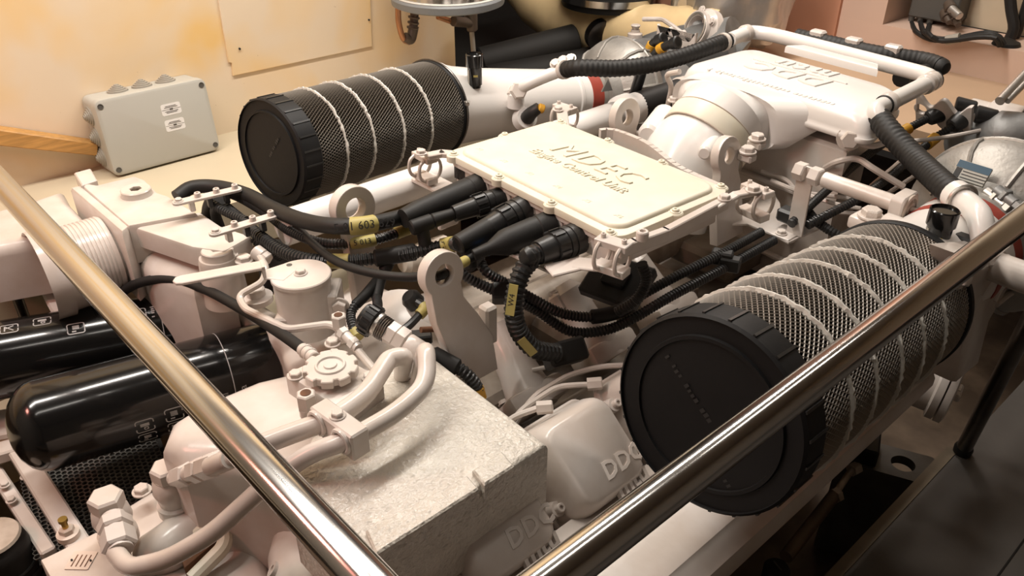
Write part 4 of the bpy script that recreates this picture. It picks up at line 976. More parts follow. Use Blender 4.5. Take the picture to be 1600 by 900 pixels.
# 1: leftmost, booted, thick cable
o = PL[0]; d0 = (P(665, 327, z=.868) - o).normalized(); boot(wl, o, d0, .031, .21, .021)
pa = smooth([o + d0 * .19, P(640, 336, z=.85), P(600, 346, z=.862), P(560, 353, z=.872), P(510, 352, z=.865), P(465, 342, z=.84), P(425, 325, z=.81), P(385, 304, z=.80), P(340, 292, z=.80), P(300, 293, z=.80), P(276, 308, z=.79)], .008)
bm = nb(); tube(bm, pa, .0175, 14); part('cable', bm, M_RUB, wl); Lp = plen(pa)
band('blue_band', pa, .030, .052, .0195, M_BLUE, wl, 'blue band'); band('label_sleeve', pa, .135, .20, .0195, M_YEL, wl, 'yellow printed sleeve', '5 01 603 829')
# 2: small coupling with tee
t = thing('wiring_plug', 'slim black plug, second from the left on the control unit, with corrugated conduit', 'connector', PL[1], 'plugs on the front of the control unit')
o = PL[1]; d1 = (P(715, 332, z=.865) - o).normalized(); e = coupling(t, o, d1, .025, .115)
bm = nb(); cyl(bm, e, e + d1 * .05, .013, .016, bev=.002); q = e + d1 * .075; cyl(bm, e + d1 * .05, e + d1 * .10, .017, bev=.003); cyl(bm, q, q + V((.01, 0, -.05)), .014, bev=.003); part('tee', bm, M_RUB, t)
pa = smooth([e + d1 * .09, P(645, 355, z=.82), P(600, 371, z=.815), P(560, 379, z=.81), P(505, 380, z=.80), P(455, 362, z=.795), P(418, 335, z=.79), P(380, 312, z=.785), P(352, 300, z=.78)], .008)
bm = nb(); conduit(bm, pa, .0115); part('conduit', bm, M_PLA, t)
band('label_sleeve', pa, .055, .125, .0135, M_YEL, t, 'yellow sleeve', 'EV'); band('label_sleeve', pa, .165, .225, .0135, M_YEL, t, 'yellow sleeve', '5 013')
pa = smooth([q + V((.01, 0, -.045)), P(705, 400, z=.78), P(726, 430, z=.75), P(768, 452, z=.72), P(800, 465, z=.70), P(840, 486, z=.66), P(890, 517, z=.62), P(940, 517, z=.62), P(985, 500, z=.63), P(1050, 462, z=.66), P(1120, 425, z=.68), P(1210, 375, z=.70)], .008)
bm = nb(); conduit(bm, pa, .012); part('branch_conduit', bm, M_PLA, t)
bm = nb(); box(bm, (0, 0, 0), (.045, .045, .03), frame(P(785, 458, z=.715), V((.6, -.5, -.3)), Wv=Z), .004); part('conduit_clip', bm, M_PLA, t)
for a, b, z in ((1128, 402, .70), (1140, 412, .69)):
    bm = nb(); box(bm, (0, 0, 0), (.03, .05, .035), frame(P(a, b, z=z), V((-.5, 1, 0)), Wv=Z), .004); part('conduit_clip', bm, M_PLA, t)
# 3: middle, big coupling with tees
t = thing('wiring_plug', 'thick black ribbed plug in the middle of the five on the control unit', 'connector', PL[2], 'plugs on the front of the control unit')
o = PL[2]; d2 = (P(760, 359, z=.86) - o).normalized(); e = coupling(t, o, d2, .033, .10)
q = e + d2 * .05
bm = nb(); cyl(bm, e - d2 * .01, e + d2 * .075, .0245, .021, bev=.003); cyl(bm, q, q + V((.02, -.01, -.055)), .016, bev=.003); part('tee', bm, M_RUB, t)
pa = smooth([e + d2 * .07, P(700, 382, z=.81), P(650, 394, z=.80), P(600, 402, z=.79), P(540, 408, z=.785), P(480, 405, z=.78), P(440, 392, z=.775), P(405, 368, z=.775), P(378, 345, z=.77), P(345, 318, z=.77)], .008)
bm = nb(); conduit(bm, pa, .0145, .009); part('conduit', bm, M_PLA, t)
band('label_sleeve', pa, .045, .105, .0165, M_YEL, t, 'yellow sleeve', 'CV'); band('label_sleeve', pa, .30, .345, .0165, M_YEL, t, 'yellow sleeve')
ty = P(612, 398, z=.79)
bm = nb(); cyl(bm, P(650, 393, z=.795), P(585, 404, z=.79), .019, bev=.003); cyl(bm, ty, P(600, 425, z=.76), .014, bev=.003); part('branch_tee', bm, M_RUB, t)
bm = nb(); y0 = P(600, 425, z=.76); y1 = P(590, 438, z=.75); tube(bm, smooth([y0, y1, P(570, 462, z=.74), P(556, 476, z=.73)], .008), .0115); tube(bm, smooth([y0, P(594, 440, z=.75), P(588, 466, z=.73)], .008), .0115); part('branch_boot', bm, M_RUB, t, kind='stuff')
bm = nb(); conduit(bm, [P(557, 474, z=.732), P(548, 492, z=.72), P(553, 515, z=.71), P(556, 526, z=.70)], .0105, .007); part('branch_conduit', bm, M_PLA, t)
bm = nb(); conduit(bm, [P(588, 462, z=.732), P(590, 478, z=.735), P(586, 496, z=.74)], .0105, .007); part('branch_conduit', bm, M_PLA, t)
bm = nb(); cyl(bm, P(554, 515, z=.708), P(560, 528, z=.70), .0135, bev=.002); part('tape', bm, M_YEL, t, 'yellow tape')
pa = smooth([q + V((.02, -.01, -.05)), P(748, 405, z=.77), P(760, 425, z=.75), P(795, 445, z=.72), P(838, 470, z=.69), P(880, 490, z=.66), P(925, 495, z=.65), P(970, 485, z=.65), P(1000, 463, z=.66), P(1060, 430, z=.69), P(1130, 395, z=.71), P(1190, 362, z=.72)], .008)
bm = nb(); conduit(bm, pa, .012); part('branch_conduit', bm, M_PLA, t)
bm = nb(); tube(bm, [x for x in pa if abs((x - P(960, 487, z=.65)).length) < .06], .0165, 12); part('joint_sleeve', bm, M_RUB, t)
# 4: booted, thin plain cable through the eye
t = thing('wiring_plug', 'black booted plug, fourth from the left on the control unit, thin cable through the eye', 'connector', PL[3], 'plugs on the front of the control unit')
o = PL[3]; d3 = (P(805, 373, z=.86) - o).normalized(); boot(t, o, d3, .031, .175, .011)
ev = P(689, 427, z=.875)
pa = smooth([o + d3 * .16, P(762, 392, z=.835), P(735, 404, z=.83), P(712, 416, z=.84), ev + V((.0, .0, -.004)), P(665, 431, z=.845), P(640, 433, z=.83), P(600, 430, z=.82), P(555, 420, z=.81), P(520, 405, z=.80), P(492, 383, z=.80), P(465, 357, z=.80), P(440, 335, z=.80), P(400, 308, z=.79), P(365, 300, z=.785)], .008)
bm = nb(); tube(bm, pa, .0092, 12); part('cable', bm, M_RUB, t)
band('blue_band', pa, .012, .032, .0112, M_BLUE, t, 'blue band'); band('label_sleeve', pa, .085, .125, .0112, M_YEL, t, 'yellow sleeve seen through the eye')
# 5: rightmost, conduit curling down, labelled W4
t = thing('wiring_plug', 'black plug, rightmost on the control unit, its fat conduit curling down with label W4', 'connector', PL[4], 'plugs on the front of the control unit')
o = PL[4]; d4 = (P(862, 387, z=.875) - o).normalized(); e = coupling(t, o, d4, .033, .10)
pa = smooth([e - d4 * .005, e + d4 * .025, P(836, 400, z=.862), P(817, 422, z=.845), P(806, 455, z=.81), P(803, 490, z=.765), P(812, 520, z=.72), P(835, 545, z=.68), P(872, 552, z=.65)], .006)
bm = nb(); conduit(bm, pa, .020, .0105); part('conduit', bm, M_PLA, t)
for c4_, w4, txt in (((805, 463), .80, 'W4'), ((826, 536), .70, None)):
    c_ = P(*c4_, z=w4); k = min(range(len(pa)), key=lambda i: (pa[i] - c_).length); dd = (pa[min(k + 3, len(pa) - 1)] - pa[k - 3]).normalized(); nn = CAMP - pa[k] + RX * -.4; nn = (nn - dd * dd.dot(nn)).normalized()
    M = frame(pa[k] + nn * .0195, -dd, Wv=nn); bm = nb(); box(bm, (0, 0, .001), (.062 if txt else .045, .018, .002), M); l_ = part('label_sleeve', bm, M_YEL, t, 'yellow label W4' if txt else 'yellow label')
    if txt: bm = nb(); text(bm, 'W4', M @ Matrix.Translation((0, 0, .0022)), .016, .0002); part('print', bm, M_INK, l_)
# loop of conduit under the right mount
bm = nb(); conduit(bm, [P(1002, 412, z=.78), P(1010, 438, z=.74), P(995, 468, z=.70), P(965, 488, z=.66)], .013); solo('conduit_loop', bm, M_PLA, 'corrugated conduit loop hanging below the right front control unit mount', 'conduit')
bm = nb(); M = frame(P(965, 440, z=.66), V((1, .2, 0)), Wv=V((.3, -.5, 1))); box(bm, (0, 0, 0), (.15, .12, .03), M, .006); box(bm, (.0, 0, .02), (.06, .05, .02), M, .004)
solo('relay_box', bm, M_PLA, 'dim black relay box down beside the valley under the control unit', 'relay box')
# ---- cable brackets at the front left
def cable_bracket(p0, p1, z, lab):
    a, b = P(*p0, z=z), P(*p1, z=z); u = (b - a).normalized(); L = (b - a).length; M = frame((a + b) / 2, u, Wv=Z)
    t = thing('cable_bracket', lab, 'bracket', (a + b) / 2 - Z * .05, 'cable brackets')
    bm = nb(); prism(bm, rpoly(L + .03, .026, .012, 4), M, .006, .001, 1); sp = part('strip', bm, M_WHITE, t)
    for k in range(4): bolt(sp, M @ V((-L / 2 + L * k / 3, 0, .006)), Z, .0075, None, _bolt if k == 0 else _cap)
    for k in (-.30, .02, .32):
        bm = nb(); box(bm, (k * L, 0, -.012), (.012, .020, .026), M, .002); part('clip', bm, M_WHITE if k < 0 else M_PLA, t)
cable_bracket((280, 318), (368, 298), .815, 'upper of two white cable brackets with bolts, nearest the junction box')
cable_bracket((338, 366), (424, 340), .815, 'lower of two white cable brackets with bolts, nearer the fuel filter head')
bm = nb(); conduit(bm, [P(330, 318, z=.79), P(355, 332, z=.78), P(385, 345, z=.775)], .0115); solo('short_conduit', bm, M_PLA, 'short corrugated conduit between the two white cable brackets', 'conduit')
for k, (pp, lab) in enumerate((([(332, 306), (324, 325), (322, 352)], 'black hose dropping behind the thermostat housing, left one'), ([(345, 312), (336, 330), (344, 356)], 'black hose dropping behind the thermostat housing, right one'))):
    bm = nb(); tube(bm, smooth(lay(pp, .79, .68), .01), .013, 12); solo('drop_hose', bm, M_RUB, lab, 'hose')
bm = nb(); conduit(bm, [P(398, 372, z=.76), P(415, 388, z=.74), P(440, 402, z=.70)], .013); solo('short_conduit', bm, M_PLA, 'short corrugated conduit running under the lower white cable bracket', 'conduit')
o = P(425, 388, z=.70); bm = nb(); lathe(bm, o - Z * .1, Z, [(0, 0), (0, .04), (.1, .04), (.11, .03), (.11, 0)], 24); solo('dark_sensor', bm, M_PLA, 'dark round sensor body beneath the lower cable bracket', 'sensor')
t = thing('hex_fitting', 'white hex fitting and bolt beside the right socket plug', 'fitting', P(385, 400, z=.68))
bolt(t, P(382, 408, z=.745), Z, .014); bm = nb(); a, b = P(398, 392, z=.765), P(412, 402, z=.755); cyl(bm, a, b, .017, .017, bev=.003); hexnut(bm, b, b - a, .017, .014); part('nut', bm, M_WHITE, t)
# ---- sensor by the tall lifting plate and its orange taped lead
t = thing('valley_sensor', 'black sensor in a white hex collar with yellow taped lead, by the tall lifting plate', 'sensor', P(648, 468, z=.66))
o = P(650, 474, z=.69); dn = V((-.2, -.6, .9)).normalized()
bm = nb(); hexnut(bm, o - dn * .02, dn, .030, .02); part('hex_collar', bm, M_WHITE, t)
bm = nb(); lathe(bm, o, dn, [(0, 0), (0, .022), (.02, .022), (.03, .015), (.03, 0)], 20); part('sensor_body', bm, M_PLA, t)
pa = smooth([o + dn * .02, P(663, 480, z=.70), P(655, 492, z=.69), P(640, 508, z=.69), P(622, 522, z=.69)], .006)
bm = nb(); tube(bm, pa, .009, 10); part('lead', bm, M_PLA, t); band('tape', pa, .035, .065, .0125, M_YEL, t, 'yellow tape')
bm = nb(); box(bm, (0, 0, 0), (.05, .03, .02), frame(P(655, 527, z=.72), V((.5, .8, 0)), Wv=Z), .003); part('plug_block', bm, M_PLA, t)
t = thing('taped_conduit', 'black conduit with orange taped end behind the gear cover top edge', 'conduit', P(720, 580, z=.64))
pa = smooth([P(672, 552, z=.72), P(700, 566, z=.71), P(728, 584, z=.69), P(744, 604, z=.66), P(748, 622, z=.63)], .006)
bm = nb(); conduit(bm, pa, .0135, .008); part('conduit', bm, M_PLA, t); bm = nb(); cyl(bm, P(674, 553, z=.72), P(716, 576, z=.70), .018, bev=.004); part('boot', bm, M_RUB, t)
bm = nb(); cyl(bm, P(743, 606, z=.655), P(748, 624, z=.63), .0165, bev=.002); part('tape', bm, M_ORA, t, 'orange tape')
# ---- thin fuel lines beside the head covers
pipe('fuel_line', [H(560 + 200, 690, .60), H(800, 652, .64), H(845, 636, .66), H(856, 640, .64)], .006, M_WHITE, 'thin white fuel line ending in a union by the first engine cover', 'pipe', .02, 8)
pipe('fuel_line', [H(790, 672, .58), H(815, 640, .62), H(870, 604, .63), H(905, 601, .63), H(935, 601, .62)], .006, M_WHITE, 'thin white fuel line ending in a hex union near the end cap', 'pipe', .02, 8)
pipe('fuel_line', [H(800, 670, .56), H(832, 620, .62), H(890, 585, .62), H(940, 572, .62), H(990, 570, .62)], .006, M_WHITE, 'upper thin white fuel line running behind the right end cap', 'pipe', .03, 8)
pipe('fuel_line', [H(832, 578, .58), H(862, 572, .59), H(866, 562, .58), H(860, 556, .57)], .005, M_WHITE, 'short hooked white fuel line below the W4 conduit', 'pipe', .01, 8)
for k, (px, py, z, lab) in enumerate(((853, 638, .655, 'white union nut on the first engine cover fuel line'), (931, 601, .63, 'white hex union nut left of the end cap'))):
    bm = nb(); o = H(px, py, z); hexnut(bm, o - V((.012, .012, 0)), V((1, 1, .2)), .013, .03); solo('union_nut', bm, M_WHITE, lab, 'nut')
# ================================================================ left intake duct and turbocharger
DL0 = FL + AL * .61; DE = P(906, 152, x=-1.93); dv = (DE - DL0).normalized(); DLn = (DE - DL0).length
t = thing('left_intake_duct', 'white intake duct between the left air filter and its turbocharger, red ring at the end', 'duct', DL0 + dv * .3 - Z * .15)
bm = nb(); lathe(bm, DL0, dv, [(-.01, 0), (-.01, .135), (.015, .135), (.03, .128), (.06, .122), (.14, .114), (DLn * .6, .104), (DLn - .08, .098), (DLn - .075, .102), (DLn - .065, .102), (DLn - .06, .098), (DLn - .025, .098), (DLn - .025, 0)], 48); part('duct_body', bm, M_DUCT, t)
bm = nb(); lathe(bm, DL0, dv, [(DLn - .025, 0), (DLn - .025, .100), (DLn + .025, .100), (DLn + .025, 0)], 48); part('red_ring', bm, M_RED, t, 'dark red silicone ring')
bm = nb(); lathe(bm, DL0, dv, [(DLn + .025, 0), (DLn + .025, .099), (DLn + .09, .099), (DLn + .09, 0)], 48); part('grey_ring', bm, M_ALU, t)
o = DL0 + dv * .09 + V((math.sin(.8), 0, math.cos(.8))) * .113
def indicator(o, r, h, ax, lab):
    t = thing('filter_indicator', lab, 'indicator', o, 'filter service indicators')
    bm = nb(); lathe(bm, o, ax, [(0, 0), (0, r * .7), (.008, r * .72), (.009, r * .85), (h * .62, r * .86), (h * .64, r), (h, r), (h + .002, r * .9), (h - .003, r * .85), (h - .003, 0)], 28); part('body', bm, M_GLOSS, t)
    tocam = CAMP - o; tocam = (tocam - ax * ax.dot(tocam)).normalized(); sd = ax.cross(tocam)
    q = o + ax * h * .4 + tocam * r * .86
    bm = nb(); box(bm, (0, 0, 0), (r * .5, .006, .002), frame(q + sd * r * .1, sd, ax)); part('yellow_mark', bm, M_YEL, t, 'small yellow mark')
    q2 = o + ax * h * .34 + (tocam * .6 - sd * .8).normalized() * r * .86
    bm = nb(); box(bm, (0, 0, 0), (r * .22, h * .45, .002), frame(q2, (sd * .6 + tocam * .8), ax)); part('window_strip', bm, M_GROM, t)
indicator(o, .026, .100, Z, 'black upright service indicator on top of the left white duct')
t = thing('duct_outlet_pipe', 'white bent breather pipe screwed into the left duct, leading to the long black hose', 'pipe', P(805, 160, x=-1.84))
bm = nb(); a, b = P(806, 168, x=-1.84), P(806, 145, x=-1.84); cyl(bm, a, b, .028, .025, bev=.003); part('boss', bm, M_DUCT, t)
for k in (0, .6):
    bm = nb(); hexnut(bm, b + (H(830, 128, .93) - b) * (k * .35 - .05), (H(830, 128, .93) - b), .027, .02); part('hex_nut', bm, M_WHITE, t)
bm = nb(); tube(bm, fillet([b, P(815, 136, x=-1.80), P(845, 122, x=-1.76), P(882, 108, x=-1.72)], .05), .019, 16); part('pipe_tube', bm, M_DUCT, t)
t = thing('duct_sensor', 'black sensor with orange lead in a round collar on the left white duct', 'sensor', P(825, 180, x=-1.80))
o = P(824, 184, x=-1.79); dn = V((.8, -.3, .5)).normalized()
bm = nb(); lathe(bm, o, dn, [(-.03, 0), (-.03, .04), (0, .033), (0, 0)], 28); part('collar', bm, M_DUCT, t)
bm = nb(); q = [o, P(830, 177, x=-1.77), P(842, 168, x=-1.75)]; tube(bm, smooth(q, .01), lambda s: .023 - .1 * s, 16); part('plug', bm, M_PLA, t)
bm = nb(); cyl(bm, P(841, 168, x=-1.75), P(850, 171, x=-1.74), .014, bev=.003); part('tape', bm, M_ORA, t, 'orange tape')
def volute(o, ax, R, lab, rib0=0, ribs=9, mt=None):
    t = thing('turbocharger', lab, 'turbocharger', o - Z * R, 'turbochargers'); mt = mt or M_ALU
    ax = ax.normalized(); pr = [(-.02, 0), (-.02, R * .60), (.0, R * .62), (.02, R * .66), (.035, R * .78), (.06, R * .92), (.09, R * .99), (.12, R), (.15, R * .97), (.18, R * .85), (.19, R * .6), (.19, 0)]
    bm = nb(); lathe(bm, o, ax, pr, 56); v = part('compressor_housing', bm, mt, t)
    u, w = perp(ax)
    for k in range(ribs):
        a = rib0 + 2 * PI * k / ribs; q = u * math.cos(a) + w * math.sin(a); bm = nb()
        pth = [o + ax * s + q * (r + .002) for s, r in pr[3:9]]; tube(bm, pth, .0055, 6); part('rib', bm, mt, v)
    bm = nb(); ring(bm, o + ax * .12, ax, R, .006, 56, 8); part('rim', bm, mt, v)
    return t, u, w
OL = DL0 + dv * (DLn + .07)
tl_, u, w = volute(OL, V((.1, 1, -.1)), .195, 'ribbed aluminium turbocharger housing behind the left white duct, under the black hose', .3)
q = P(905, 88, x=-1.75)
bm = nb(); prism(bm, [(-.02, -.02), (.02, -.02), (0, .02)], frame(P(948, 132, x=-1.70), V((.3, 1, 0)), Z), .006); part('cast_triangle', bm, M_GREY, tl_)
for k, (a, b) in enumerate(((868, 100), (880, 95), (892, 92))):
    bolt(tl_, P(a, b, x=-1.74), V((.3, -.6, .7)), .012, M_WHITE if k < 2 else M_ZINC)
# grey centre housing and exhaust side
t = thing('turbine_housing', 'big grey cast turbine housing behind the left turbocharger', 'turbocharger', P(1010, 150, y=2.55))
bm = nb(); a, b = P(962, 122, y=2.70), P(1095, 84, y=2.8); d = (b - a)
lathe(bm, a, d, [(-.02, 0), (-.02, .09), (.03, .11), (.10, .13), (.22, .138), (.34, .13), (.46, .115), (.55, .105), (.55, 0)], 40); part('casing', bm, M_GREY, t)
bm = nb(); tube(bm, smooth([P(1000, 110, y=2.6), P(1040, 150, y=2.45), P(1075, 200, y=2.35), P(1080, 240, y=2.3)], .03), lambda s: .13, 28); part('lower_casing', bm, M_GREY, t)
bm = nb(); o = P(992, 58, y=2.66); cyl(bm, o - Z * .08, o, .038, .034, bev=.004); bs_ = part('boss', bm, M_GREY, t)
bm = nb(); lathe(bm, o, Z, [(0, 0), (0, .03), (.015, .03), (.02, .018), (.03, .018), (.03, 0)], 20); cyl(bm, o + Z * .03, o + Z * .05, .012, .02, bev=.003); part('white_union', bm, M_WHITE, t, 'white screwed union')
bm = nb(); lathe(bm, P(960, 112, y=2.42), V((.3, -1, .1)), [(0, 0), (0, .06), (.02, .07), (.025, .055), (-.01, .05), (-.01, 0)], 28); part('oval_port', bm, M_GREY, t)
bm = nb(); a = P(936, 52, y=2.95); lathe(bm, a, V((1, -.4, -.2)), [(0, 0), (0, .075), (.04, .075), (.05, .06), (.05, 0)], 28); part('clamp_ring', bm, M_DSTEEL, t)
pipe('oil_feed_pipe', [P(1005, 30, y=2.68), P(1035, 30, y=2.68), P(1050, 40, y=2.6), P(1068, 54, y=2.5)], .009, M_WHITE, 'thin bright oil pipe bent over the grey turbine housing', 'pipe', .03, 8)
t = thing('clamped_flange', 'pale flange with bolts and a bright clamp between grey casing and foil duct', 'flange', P(1092, 45, y=2.75))
o = P(1092, 46, y=2.75); ax = V((-.35, -1, .35)).normalized()
bm = nb(); lathe(bm, o, ax, [(-.05, 0), (-.05, .085), (-.02, .085), (0, .07), (.02, .07), (.02, .05), (-.02, .045), (-.02, 0)], 32); part('flange_body', bm, M_WHITE, t)
bm = nb(); ring(bm, o + ax * .02, ax, .058, .006, 32, 8); part('clamp', bm, M_ZINC, t)
u, w = perp(ax)
for k in range(5): bolt(t, o + (u * math.cos(k * 1.257) + w * math.sin(k * 1.257)) * .075 + ax * .0, ax, .011)
bm = nb(); a = P(1118, 62, y=2.85); lathe(bm, a, V((1, .3, -.5)), [(-.10, 0), (-.10, .07), (.0, .085), (.12, .07), (.12, 0)], 28); part('grey_casing', bm, M_GREY, t)
# plugs with orange tape on a white bracket
t = thing('plug_bracket', 'white scalloped bracket behind the black hose holding two taped plugs', 'bracket', P(1050, 60, y=2.45))
bm = nb(); M = frame(P(1058, 60, y=2.42), (P(1082, 66, y=2.42) - P(1034, 54, y=2.42)).normalized(), Z)
n_ = [(x / 40 * .17 - .085, .02 + .016 * math.cos(x / 40 * 3 * 2 * PI)) for x in range(41)]; prism(bm, n_ + [(.085, -.04), (-.085, -.04)], M, .012, .003, 1); part('bracket_plate', bm, M_WHITE, t)
for k, (pp, lab) in enumerate((([(1038, 60), (1022, 66), (1014, 80), (1008, 92)], 'left black plug with orange tape above the long black hose'), ([(1060, 66), (1045, 70), (1030, 78), (1020, 88)], 'right black plug with orange tape above the long black hose'))):
    t = thing('taped_plug', lab, 'connector', P(*pp[1], y=2.36), 'taped plugs by the left turbocharger')
    pa = smooth([P(a, b, y=2.36 - .02 * k) for a, b in pp], .01); bm = nb(); tube(bm, pa, .015, 12); part('lead', bm, M_PLA, t)
    bm = nb(); cyl(bm, pa[0], pa[3], .024, .02, bev=.004); part('plug', bm, M_PLA, t); band('tape', pa, .055, .10, .019, M_ORA, t, 'orange tape')
bm = nb(); tube(bm, smooth(lay([(1006, 95), (1000, 120), (992, 145), (988, 158)], .93, .75), .02), .018, 12); solo('drop_conduit', bm, M_PLA, 'black conduit dropping behind the rear left lifting eye', 'conduit')
# ================================================================ long black hose and white water pipes over the intercooler
t = thing('coolant_hose', 'long ribbed black hose from the left duct pipe to the white frame pipe', 'hose', H(1000, 110, .90))
pa = smooth([P(876, 110, x=-1.73), H(905, 106, .935), H(960, 107, .935), H(1010, 102, .94), H(1060, 90, .95), H(1105, 75, .965), H(1138, 63, .97)], .01)
bm = nb(); conduit(bm, pa, .0255, .014, 14, .06); part('hose_body', bm, M_RUB, t)
for k in (.012, -.02):
    c = pa[0] if k > 0 else pa[-1]; d = (pa[3] - pa[0]).normalized() if k > 0 else (pa[-1] - pa[-4]).normalized()
    bm = nb(); cyl(bm, c + d * k * 1.4 - d * .006, c + d * k * 1.4 + d * .008, .028); part('hose_clamp', bm, M_WHITE, t)
WZ = .975
t = thing('water_frame_pipe', 'white pipe frame running round the back and right of the intercooler lid', 'pipe', H(1400, 130, .95))
c0, c1, c2 = H(1140, 62, WZ), H(1466, 122, WZ), H(1366, 172, WZ)
bm = nb(); tube(bm, fillet([c0, H(1172, 49, WZ), H(1210, 55, WZ), c1, c2, H(1378, 190, .955)], .06, 9), .0215, 20); part('pipe_tube', bm, M_DUCT, t)
for a, b in ((H(1165, 52, WZ), H(1172, 50, WZ)), (c1.lerp(c2, .12), c1.lerp(c2, .16)), (c1.lerp(c2, .80), c1.lerp(c2, .84)), (c1.lerp(c2, .2), c1.lerp(c2, .22))):
    d = (b - a).normalized(); bm = nb(); cyl(bm, a - d * .014, a + d * .014, .0265, bev=.004); part('weld_collar', bm, M_WHITE, t)
bm = nb(); ring(bm, c1.lerp(c2, .86), c2 - c1, .0225, .003, 24, 6); part('dark_band', bm, M_INK, t); bm = nb(); ring(bm, c1.lerp(c2, .07), c2 - c1, .0225, .003, 24, 6); part('dark_band', bm, M_INK, t)
t = thing('right_coolant_hose', 'thick ribbed black hose slanting down to the right turbocharger', 'hose', H(1450, 250, .85))
pa = smooth([H(1374, 185, .957), H(1390, 206, .945), H(1430, 248, .92), H(1475, 290, .925), H(1498, 308, .925)], .01)
bm = nb(); conduit(bm, pa, .0285, .014, 16, .05); part('hose_body', bm, M_RUB, t)
d = (pa[-1] - pa[-4]).normalized(); bm = nb(); cyl(bm, pa[-1] - d * .018, pa[-1] + d * .012, .031, bev=.002); part('end_collar', bm, M_DUCT, t)
bm = nb(); ring(bm, pa[-1] + d * .012, d, .031, .0035, 28, 6); part('hose_clamp', bm, M_ZINC, t)
pipe('right_bend_pipe', [pa[-1], pa[-1] + d * .045, H(1531, 338, .93), H(1538, 372, .90), H(1545, 420, .84)], .024, M_DUCT, 'white bend pipe below the thick right hose', 'pipe', .06, 18)
# dark hoses behind the white frame pipe
t = thing('rear_hose', 'black hose behind the white frame pipe, its rounded end sticking out at the right', 'hose', H(1380, 95, .93))
bm = nb(); pa = smooth([H(1245, 58, .93), H(1300, 70, .93), H(1370, 85, .93), H(1440, 95, .93), H(1470, 104, .93)], .01); conduit(bm, pa, .028, .016, 14, .03); lathe(bm, pa[-1], pa[-1] - pa[-4], [(0, .027), (.012, .025), (.022, .017), (.027, 0)], 14)
part('hose_body', bm, M_RUB, t)
for k in (.15, .42, .68):
    q = pa[int(k * len(pa))]; bm = nb(); box(bm, (0, 0, .0), (.05, .035, .03), frame(q + Z * .022, pa[5] - pa[0], Wv=Z), .006); part('clip', bm, M_WHITE, t)
bm = nb(); conduit(bm, [H(1408, 122, .93), H(1432, 116, .92), H(1455, 112, .90)], .026, .016, 14, .06); solo('rear_hose', bm, M_RUB, 'short black hose under the corner of the white frame pipe', 'hose')
# ================================================================ intercooler
IZ = .965
t = thing('intercooler', 'large white intercooler with rounded lid and raised lettering at the back', 'intercooler', H(1240, 200, .45))
LQ = [H(a, b, IZ) for a, b in ((1062, 98), (1366, 190), (1416, 140), (1166, 70))]
def inset(z0, k):
    c = sum(LQ, V((0, 0, 0))) / 4; return [V((c.x + (p.x - c.x) * k, c.y + (p.y - c.y) * k, z0)) for p in LQ]
def rounded(quad, r, n=6):
    out = []
    for i in range(4):
        a, b, c = quad[i - 1], quad[i], quad[(i + 1) % 4]; p = b + (a - b).normalized() * r; q = b + (c - b).normalized() * r
        for k in range(n + 1): s = k / n; out.append(p * (1 - s) ** 2 + b * 2 * s * (1 - s) + q * s * s)
    return out
bm = nb(); rows = []
for z0, k in ((IZ - .065, 1.0), (IZ - .062, 1.015), (IZ - .052, 1.015), (IZ - .05, 1.0), (IZ - .04, .995), (IZ - .02, .97), (IZ - .006, .93), (IZ, .87)):
    rows.append([bm.verts.new(p) for p in rounded(inset(z0, k), .045)])
for A, Bq in zip(rows, rows[1:]):
    for i in range(len(A)): bm.faces.new((A[i], A[(i + 1) % len(A)], Bq[(i + 1) % len(A)], Bq[i]))
bm.faces.new(rows[-1]); lid = part('lid', bm, M_DUCT, t, ang=60)
# elbow that sweeps from the lid down to the air neck
Cc = H(1113, 203, .855); ea = V((0, -.81, -.60)).normalized()
yl = (LQ[0].y + LQ[1].y) / 2
# loft from the lid front (a wide rounded slot) to the round mouth at the clamp
def sect(c, a, b, ax, n, m=40):
    ax = ax.normalized(); u = X; w = ax.cross(u).normalized(); u = w.cross(ax); o = []
    if w.z < 0: w = -w
    for k in range(m):
        t_ = 2 * PI * k / m; cs, sn = math.cos(t_), math.sin(t_)
        o.append(c + u * a * math.copysign(abs(cs) ** (2 / n), cs) + w * b * math.copysign(abs(sn) ** (2 / n), sn))
    return o
xl = LQ[0].x + .035; g_ = Cc.y - yl
S_ = [(V((0, yl + .10, IZ - .075)), xl, xl + .52, .071, V((0, -1, 0)), 4), (V((0, yl + .02, IZ - .075)), xl, xl + .45, .072, V((0, -1, 0)), 4),
      (V((0, yl - .02, IZ - .077)), xl, xl + .385, .074, V((0, -1, -.03)), 3.6), (V((0, yl - .05, IZ - .080)), xl + .005, xl + .35, .079, V((0, -1, -.08)), 3.2),
      (V((0, yl + g_ * .35, IZ - .088)), xl + .015, xl + .315, .090, V((0, -1, -.18)), 2.8), (V((0, yl + g_ * .6, IZ - .099)), (xl + .025 + Cc.x - .125) / 2, (xl + .305 + Cc.x + .125) / 2, .101, V((0, -1, -.35)), 2.4),
      (Cc - ea * .05, Cc.x - .122, Cc.x + .122, .113, V((0, -.9, -.52)), 2.1), (Cc - ea * .01, Cc.x - .119, Cc.x + .119, .119, ea, 2), (Cc + ea * .01, Cc.x - .119, Cc.x + .119, .119, ea, 2)]
bm = nb(); rows = []
for c, x0, x1, b, ax, n in S_:
    c = V(((x0 + x1) / 2, c.y, c.z)); fl = max(0, min(1, (c.y - Cc.y - .10) / (yl - Cc.y - .10))); ps = sect(c, (x1 - x0) / 2, b, ax, n); zt = max(p.z for p in ps)
    for p in ps:                                             # the right side thins out into the skirt of the lid
        k = max(0, min(1, ((p.x - c.x) / ((x1 - x0) / 2) + .1) / 1.0)); p.z = zt - (zt - p.z) * (1 - .52 * fl * k * k * (3 - 2 * k))
    rows.append([bm.verts.new(p) for p in ps])
